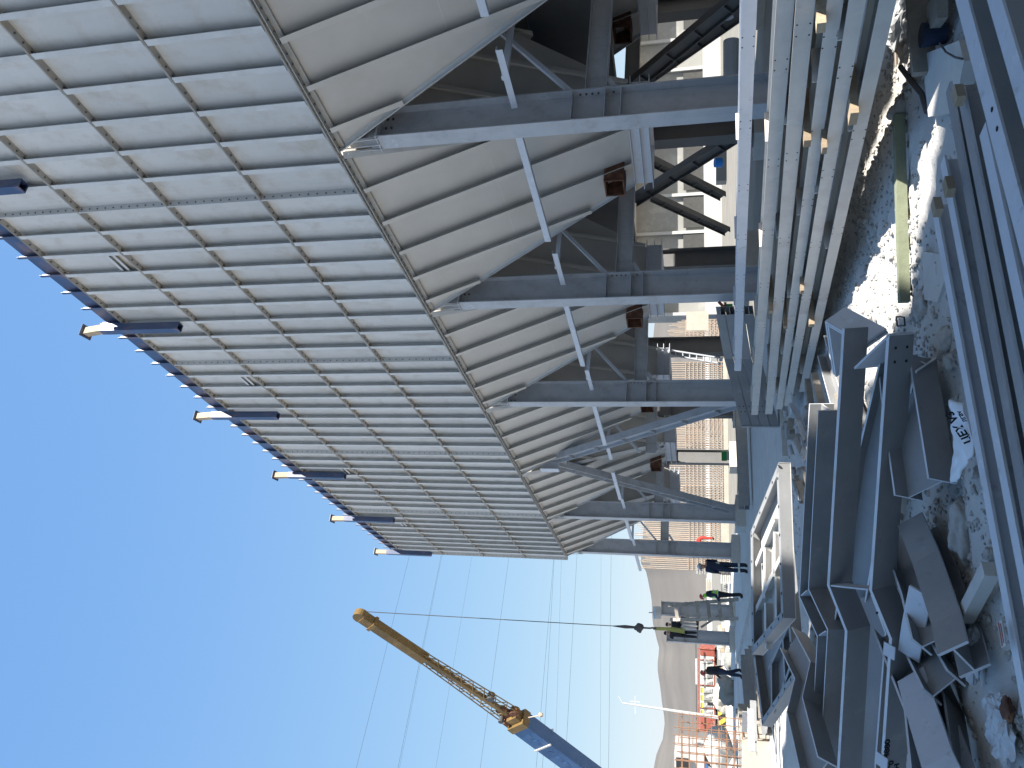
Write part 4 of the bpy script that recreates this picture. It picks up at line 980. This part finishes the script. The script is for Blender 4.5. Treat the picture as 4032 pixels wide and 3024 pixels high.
# rebar cage with concrete block, lower left of the view
q0=onz(3085,2905,.0); bx0=V((-21.9,.95,0))
blk=MB(); f1=atd(2915,2958,20.0); f2_=atd(3085,2950,20.5)
def foot(px,py,Z): return atd(px,py,Z)
A=foot(2925,2945,21.0); A.z=0; ex=-rgt; ey=fwd
zt=atd(2925,2960,21.0).z
one('concrete_footing',MB().slab([A,A+ex*3.2,A+ex*3.2+ey*3,A+ey*3],V((0,0,zt))),M['conc'],'sunlit cream concrete footing block at the lower left corner','concrete block')
rb=thing('rebar_cage','rusty open rebar cage standing on the sunlit concrete footing at the left','rebar cage',A,'rebar cages behind the casing')
c0=atd(2925,2885,21.5); zt2=atd(2660,2885,21.5).z; zb2=atd(3060,2885,21.5).z; m=MB(); mt_=MB()
rn=random.Random(5)
for dd in (0,.9):
    for i in range(9):
        p=V((c0.x,c0.y,0))+ex*(.0+i*.22)+ey*dd; m.tube([V((p.x,p.y,max(zb2,.02) if i<2 else max(zt-.05,0))),V((p.x+rn.uniform(-.02,.02),p.y,zt2+rn.uniform(-.1,.1)))],.013,5)
    z=max(zb2,.1)
    while z<zt2-.1:
        p=V((c0.x,c0.y,z))+ey*dd; mt_.bar(p-ex*.05 if z>zt else p-ex*.02,p+ex*(2.1 if z>zt else .2),.022,.022); z+=.2
    for zz_ in (zt2-.05,): pass
for i in range(7):
    z=zb2+.3+i*.38
    for xx in (0,.44): p=V((c0.x,c0.y,z))+ex*xx; mt_.bar(p,p+ey*.9,.02,.02)
obj('upright_bars',m,M['rebar'],rb); obj('tie_bars',mt_,M['rebar'],rb)
for i,(a,b,l) in enumerate((((3105,2860),(3110,2960),'pale plank lying against the sunlit footing, upper one'),((3135,2740),(3160,3010),'long pale plank beside the second panel at the lower left'))):
    aa,bb=atd(*a,18.5),atd(*b,17.5); one('timber',MB().bar(aa,bb,.16,.1),M['wood'],l,'timber','timbers on the ground')
sp=[onz(3120,2790,.05),onz(3200,2820,.05),onz(3240,3060,.05),onz(3130,3060,.05)]
one('sand_heap',MB().rock(onz(3140,2960,.0),1.1,(1.2,1,.22),0,21,3),M['ground'],'low sunlit heap of earth in front of the footing','heap',None,True)
# ================================================================== middle distance, left
def bxat(px0,px1,py0,py1,Z,dep,mb=None):           # upright box filling a picture rectangle at distance Z
    m=mb or MB(); a=atd(px1,py1,Z); b=atd(px1,py0,Z); z1=atd(px0,(py0+py1)/2,Z).z; z0=a.z
    e=V((b.x-a.x,b.y-a.y,0)); 
    m.slab([V((q.x,q.y,z0)) for q in (a,a+e,a+e+fwd*dep,a+fwd*dep)],V((0,0,z1-z0))); return m
# red trailer with bales
ZT_=100
p0=atd(2812,2882,ZT_); p1=atd(2812,2552,ZT_); 
tr=thing('red_trailer','long red flatbed trailer loaded with white and red bales in the far yard','trailer',V(((p0.x+p1.x)/2,(p0.y+p1.y)/2,0)))
obj('flat_bed',bxat(2812,2818,2552,2885,ZT_,2.4),M['red'],tr); obj('top_rail',bxat(2748,2753,2552,2885,ZT_-.2,.12),M['red'],tr)
m=MB()
for py in (2556,2600,2700,2790,2880): bxat(2750,2813,py,py+3,ZT_-.15,.1,m)
obj('stake',m,M['red'],tr)
m=MB()
for py in (2580,2615,2780,2815,2850): m.cyl(atd(2832,py,ZT_)-V((0,0,0)),fwd*2.2,.5,16)
obj('wheels',m,M['black'],tr)
for i in range(11):
    py=2556+i*29.5; kind='red' if i in (0,9,10) else 'bag'
    b=thing('bale','%s bale on the trailer, %s from the right'%('red wrapped' if kind=='red' else 'white printed',(ORD+['eleventh'])[i]),'bale',atd(2811,py+14,ZT_),'bales on the red trailer')
    obj('bale_body',bxat(2757,2811,py+1,py+28,ZT_,2.2),M['red' if kind=='red' else 'bag'],b)
    if kind=='bag':
        m=MB()
        for q in range(6): bxat(2772+q*5.5,2774.5+q*5.5,py+6,py+23,ZT_-.06,.04,m)
        obj('printed_line',m,M['scrap'],b)
        if i in (5,6,7,8): obj('yellow_print',bxat(2759,2768,py+5,py+24,ZT_-.06,.04),M['yellow'],b)
one('pipeline',bxat(2740,2745,2500,2890,130,.5),M['cable'],'long dark pipeline running behind the red trailer','pipeline')
one('white_pipe_section',bxat(2738,2746,2598,2695,129,.6),M['white'],'white section on the dark pipeline behind the trailer','pipe')
# leaning white pole
a,b=atd(2825,2825,98),atd(2452,2768,98)
po=thing('lamp_pole','leaning white pole with a small crossed antenna in the far yard','pole',a)
obj('shaft',MB().tube([a,(a+b)/2,b],[.22,.16,.08],8),M['white'],po)
c=a+(b-a)*.87; obj('antenna',MB().bar(c-rgt*1.1,c+rgt*1.1,.05,.05).bar(c-V((0,0,.6))+rgt*.4,c+V((0,0,.6))+rgt*.4,.05,.05).bar(b,b+rgt*.8+V((0,0,.5)),.05,.05),M['white'],po)
# striped counterweight block and plates
hz=thing('hazard_board','yellow and black striped board of a parked machine in front of the red trailer','machine',onz(2860,2830,0))
obj('striped_plate',bxat(2828,2857,2790,2868,62,.5),M['haz'],hz); obj('support_bar',bxat(2785,2855,2773,2783,61.5,.2),M['black'],hz); obj('chassis',bxat(2857,2880,2785,2890,62.5,2.5),M['black'],hz)
one('white_cabinet',bxat(2860,2905,2782,2885,50,1.2),M['concw'],'pale metal cabinet with dark door in front of the striped board','cabinet')
one('cabinet_door',bxat(2882,2897,2788,2870,49.9,.06),M['beam'],'dark grey sheet leaning on the pale cabinet','sheet')
def heap(label,px,py,Z,r,sq,mt,seed):
    c=atd(px,py,Z); one('earth_heap',MB().rock((c.x,c.y,0),r,sq,0,seed,3),M[mt],label,'heap','heaps in the yard',True)
heap('grey mud heap behind the walking worker',2925,2718,47,.85,(1.1,1,1.0),'greyhill',31)
heap('second lower grey mud heap right of the walking worker',2925,2600,49,.6,(1.1,1,.9),'greyhill',32)
heap('cream sand heap behind the grey mud',2880,2745,60,1.0,(1,1,1.0),'conc',33)
for i,(x0,x1,y0,y1,Z,l,mt) in enumerate(((2820,2850,2640,2668,66,'stack of orange timber boards in the yard, right one','wood'),(2830,2855,2675,2715,66,'stack of orange timber boards in the yard, left one','wood'),
    (2838,2878,2268,2300,46,'white wrapped pallet behind the blue overall worker','white'),(2780,2802,2290,2330,70,'cream tarp covered crate in the yard','conc'),(2740,2790,2235,2262,72,'grey steel frame rack in the yard','scrap'),
    (2850,2900,2300,2330,55,'pale stack of sheets behind the hi-vis worker','white'),(2830,2860,2570,2600,75,'white sheeted stack right of the trailer','white'))):
    m=MB(); n=5
    for q in range(n): bxat(x0+(x1-x0)*q/n,x0+(x1-x0)*(q+.86)/n,y0+(q%2)*2,y1-((q+1)%2)*2,Z,1.2,m)
    one('material_stack',m,M[mt],l,'stack','stacks of material in the yard')
# long grey profiles lying left of the panels
for i,(a,b,l) in enumerate((((2915,2590),(2940,2890),'dark long I-beam on the slab edge at the left, rear one'),((2930,2570),(2970,2880),'dark long I-beam on the slab edge at the left, second one'),((2945,2560),(3000,2870),'dark long I-beam on the slab edge at the left, third one'))):
    p,q=onz(*a,.30),onz(*b,.30); one('steel_beam',MB().sweep(isec(.3,.25,.016,.01),[p+V((0,0,-.13)),q+V((0,0,-.13))],(0,0,1)),M['beam'],l,'steel beam','dark beams on the slab at the left')
rn=random.Random(4)
for i in range(12):
    px,py=2975+rn.random()*45,2625+rn.random()*110; p=onz(px,py,.25+.1*(i%3)); d=(rgt*1+fwd*rn.uniform(.2,.7)).normalized()
    one('timber_offcut',MB().bar(p-d*rn.uniform(.4,.8),p+d*.6,.14,.09),M['wood2'],'weathered timber in the loose timber heap left of the panels','timber','loose timber heap by the panels')
for i in range(10):
    px,py=2915+rn.random()*70,2830+rn.random()*70; p=onz(px,py,.35+.12*(i%3)); d=(rgt*rn.uniform(-1,1)+fwd*rn.uniform(-.6,.9)).normalized()
    one('steel_offcut',MB().sweep(lsec(.14,.14,.012),[p-d*.45,p+d*.45],(0,0,1)),M[('light','beam','scrap')[i%3]],'short steel angle in the cluttered heap above the footing','offcut','cluttered steel heap above the footing')
for i in range(14):
    px=2800+rn.random()*60; py=2500+rn.random()*30; p=atd(px,py,58); 
    one('yard_debris',MB().ob(V((p.x,p.y,.25+.12*(i%4))),rgt*rn.uniform(.3,.9),fwd*.4,V((0,0,.14))),M[('white','wood','conc','scrap')[i%4]],'loose boards and sacks heaped in the sunny yard','debris','loose debris in the sunny yard')
# white vehicle behind the rebar cage
vh=thing('white_van','white van partly hidden behind the rusty rebar cage','van',onz(2850,3000,0))
obj('body',bxat(2655,2775,2980,3200,40,2.2),M['white'],vh); obj('windscreen',bxat(2662,2712,2990,3070,39.9,.1),M['black'],vh); obj('bumper',bxat(2790,2802,2950,3200,39.8,2.4),M['scrap'],vh)
m=MB()
for py in (2990,3150): m.cyl(atd(2808,py,39.7),fwd*.5,.42,16)
obj('wheels',m,M['black'],vh)
one('mixer_drum',MB().tube([atd(2830,2930,38)-rgt*1.1,atd(2830,2930,38)-rgt*.3,atd(2830,2930,38)+rgt*.7],[.35,.75,.4],14),M['concw'],'pale concrete mixer drum behind the rusty rebar cage','mixer')
# things under and beyond the casing
lad=thing('steel_ladder','thin inclined steel ladder between the rebar cages under the casing','ladder',atd(2840,1425,26))
la_,lb_,lc_,ld_=atd(2592,1372,25),atd(2838,1410,25),atd(2594,1390,25),atd(2838,1432,25)
obj('rail',MB().bar(la_,lb_,.05,.03),M['light'],lad); obj('rail',MB().bar(lc_,ld_,.05,.03),M['light'],lad)
for i in range(9): t=(i+.5)/9; obj('rung',MB().bar(la_+(lb_-la_)*t,lc_+(ld_-lc_)*t,.03,.03),M['light'],lad)
one('red_support',MB().bar(atd(2830,1188,17),atd(2855,1215,17),.06,.06).bar(atd(2855,1215,17),atd(2856,1190,17),.05,.05),M['red'],'small red steel support foot beside the second column','support')
one('green_welder',bxat(2856,2885,1196,1222,18.5,.4),M['brite'],'small bright green machine beside the red support','machine')
gm=thing('green_machine','bright green and white machine at the foot of the column behind the V bracing','machine',atd(2880,1795,33)); obj('housing',bxat(2842,2862,1778,1815,33,.5),M['brite'],gm); obj('white_tank',bxat(2862,2872,1780,1812,32.9,.5),M['white'],gm)
one('blue_cylinder',MB().tube([atd(2814,640,17),atd(2842,640,17)],.10,12),M['bluep'],'small bright blue canister on the pale duct under the casing','canister')
one('pale_duct',MB().bar(atd(2840,590,24),atd(2840,720,24),.5,.3),M['white'],'pale duct with loose wires in the second bay','duct')
one('pale_pipe',MB().tube([atd(2880,160,17),atd(2880,330,17)],.17,14),M['light'],'pale grey pipe lying low behind the first column','pipe')
one('pale_pipe',MB().tube([atd(2862,20,17),atd(2862,70,17)],.14,14),M['light'],'short pale pipe at the right edge under the casing','pipe')
# white industrial building beyond
ZB=62
wb=thing('industrial_building','long white industrial building with dark shutters seen under the casing','building',atd(2850,500,ZB))
obj('wall',bxat(2480,2850,-500,1235,ZB,8),M['bldg'],wb)
obj('plinth',bxat(2768,2850,-500,1236,ZB-.6,.5),M['white'],wb)
for i,(ya,yb) in enumerate(((-330,-150),(-60,100),(275,500),(560,740),(770,890),(910,1060))):
    obj('shutter',bxat(2690,2832,ya,yb,ZB-.15,.1),M['shutter'],wb)
for y in (130,250,520,750,900,1075,1225): obj('pilaster',bxat(2480,2850,y,y+12,ZB-.3,.25),M['white'],wb)
pass
obj('roof_edge',bxat(2478,2500,-500,1240,ZB-.7,9),M['concw'],wb)
one('yard_wall',bxat(2702,2790,1225,1300,48,.3),M['conc'],'low cream concrete wall right of the first rebar cage','wall')
# ================================================================== hills
def hills(name,pts,Z,back,mt,base=1.5):
    m=MB(); n=160; K=14
    ys=[p[0] for p in pts]
    for i in range(n+1):
        y=ys[0]+(ys[-1]-ys[0])*i/n; j=max(q for q in range(len(pts)-1) if pts[q][0]<=y+1e-6); t=(y-pts[j][0])/(pts[j+1][0]-pts[j][0]); t2=t*t*(3-2*t)
        x=pts[j][1]+(pts[j+1][1]-pts[j][1])*(t*.5+t2*.5)
        top=atd(x,y,Z+back); bot=atd(2766,y,Z); zt=top.z
        for q in range(K+1):
            u=q/K; p=V((bot.x,bot.y,0)).lerp(V((top.x,top.y,0)),u); z=-base+(zt+base)*(u**.85)
            z+=noise.noise(V((p.x*.02,p.y*.02,3)))*3.0*math.sin(u*PI)*.8+noise.noise(V((p.x*.07,p.y*.07,8)))*1.0*math.sin(u*PI)
            m.v.append((p.x,p.y,z))
        p=V((top.x,top.y,0))+fwd*160; m.v.append((p.x,p.y,-3))
    R_=K+2
    m.f=[(i*R_+q,(i+1)*R_+q,(i+1)*R_+q+1,i*R_+q+1) for i in range(n) for q in range(R_-1)]; m.m=[0]*len(m.f)
    struct(name,m,M[mt],True)
o_=OV
hills('hills',[(-900,2640),(300,2600),(1000,2600),(1500,2560),(2000,2540),(1215*o_,1384*o_),(1240*o_,1398*o_),(1300*o_,1408*o_),(1340*o_,1409*o_),(1370*o_,1416*o_),(1400*o_,1424*o_),(1440*o_,1420*o_),(1500*o_,1428*o_),(1560*o_,1436*o_),(1595*o_,1432*o_),(1630*o_,1418*o_),(1659*o_,1412*o_),(3300,1390*o_),(3900,1400*o_)],330,260,'hill')
def track(name,pts,w,Z):
    m=MB(); P=[atd(*p,Z) for p in pts]; m.tube(P,w,6); return m
# ================================================================== power lines
wl=[('highest power line, crossing the blue boom jib sky',(1564,2380),(1403,3024)),('second power line from the top',(1698,2380),(1567,3024)),('thinner twin close to the second power line',(1702,2380),(1573,3024)),('third faint power line',(1826,2380),(1716,3024)),
    ('dark power line in the middle of the sky',(1978.5,2380),(1891,3024)),('power line passing the boom head, upper',(2165,2380),(2111,3024)),('power line passing the boom head, lower',(2172,2380),(2136,3024)),('faint power line behind the boom',(2205,2380),(2185,3024)),
    ('dark lower power line below the boom head',(2261,2380),(2225,3024)),('low faint power line above the hills',(2366,2380),(2364,3024)),('lowest power line just above the hills',(2404,2380),(2396,3024))]
for i,(l,a,b) in enumerate(wl):
    A,B=atd(*a,150),atd(*b,120); d=B-A; p=A-d*2.2; q=B+d*.9; pts=[]
    for s in range(13):
        t=s/12; c=p.lerp(q,t); c.z-=0*4*t*(1-t); pts.append(c)
    faint='faint' in l or 'thinner' in l
    one('power_line',MB().tube(pts,.014 if faint else .022,5),M['wire'],l,'power line','power lines across the sky')
# ================================================================== camera
cd=bpy.data.cameras.new('camera'); cam=bpy.data.objects.new('camera',cd); C.objects.link(cam); SC.camera=cam
cd.sensor_fit='HORIZONTAL'; cd.sensor_width=36; cd.lens=36*F/4032; cd.clip_start=.05; cd.clip_end=6000
def wv(c): c=V(c); return AX*0+V((c.dot(AX),c.dot(AY),c.dot(UP)))
R_=wv((1,0,0)); U_=wv((0,-1,0)); B_=wv((0,0,-1))
cam.matrix_world=Matrix(((-U_.x,R_.x,B_.x,CAM.x),(-U_.y,R_.y,B_.y,CAM.y),(-U_.z,R_.z,B_.z,CAM.z),(0,0,0,1)))
# ================================================================== light
sun=V((.68,.298,.67)).normalized()
ld=bpy.data.lights.new('sun','SUN'); ld.energy=4.6; ld.angle=math.radians(.5); ld.color=(1,.95,.87)
lo=bpy.data.objects.new('sun',ld); C.objects.link(lo); lo.rotation_euler=sun.to_track_quat('Z','Y').to_euler(); lo.location=(20,20,40)
w=bpy.data.worlds.new('World'); SC.world=w; w.use_nodes=True; N=w.node_tree.nodes; L=w.node_tree.links
sk=N.new('ShaderNodeTexSky'); sk.sky_type='NISHITA'; sk.sun_disc=False; sk.sun_elevation=math.asin(sun.z); sk.sun_rotation=math.atan2(sun.x,sun.y)
sk.air_density=1.0; sk.dust_density=1.0; sk.ozone_density=1.0; sk.altitude=500
sp_=N.new('ShaderNodeSeparateColor'); cb_=N.new('ShaderNodeCombineColor'); L.new(sk.outputs['Color'],sp_.inputs['Color'])
EXPO=1.6
for ch,pw,kk in (('Red',.64,.253),('Green',.41,.403),('Blue',.104,.793)):       # soft camera response of a hazy blue sky
    a_=N.new('ShaderNodeMath'); a_.operation='POWER'; L.new(sp_.outputs[ch],a_.inputs[0]); a_.inputs[1].default_value=pw
    b_=N.new('ShaderNodeMath'); b_.operation='MULTIPLY'; L.new(a_.outputs[0],b_.inputs[0]); b_.inputs[1].default_value=kk/.15/2**EXPO; L.new(b_.outputs[0],cb_.inputs[ch])
L.new(cb_.outputs['Color'],N['Background'].inputs['Color']); N['Background'].inputs['Strength'].default_value=.15
vs=SC.view_settings; vs.view_transform='Standard'; vs.look='None'; vs.exposure=EXPO; vs.gamma=1; vs.use_curve_mapping=False
SC.cycles.max_bounces=8; SC.cycles.diffuse_bounces=5
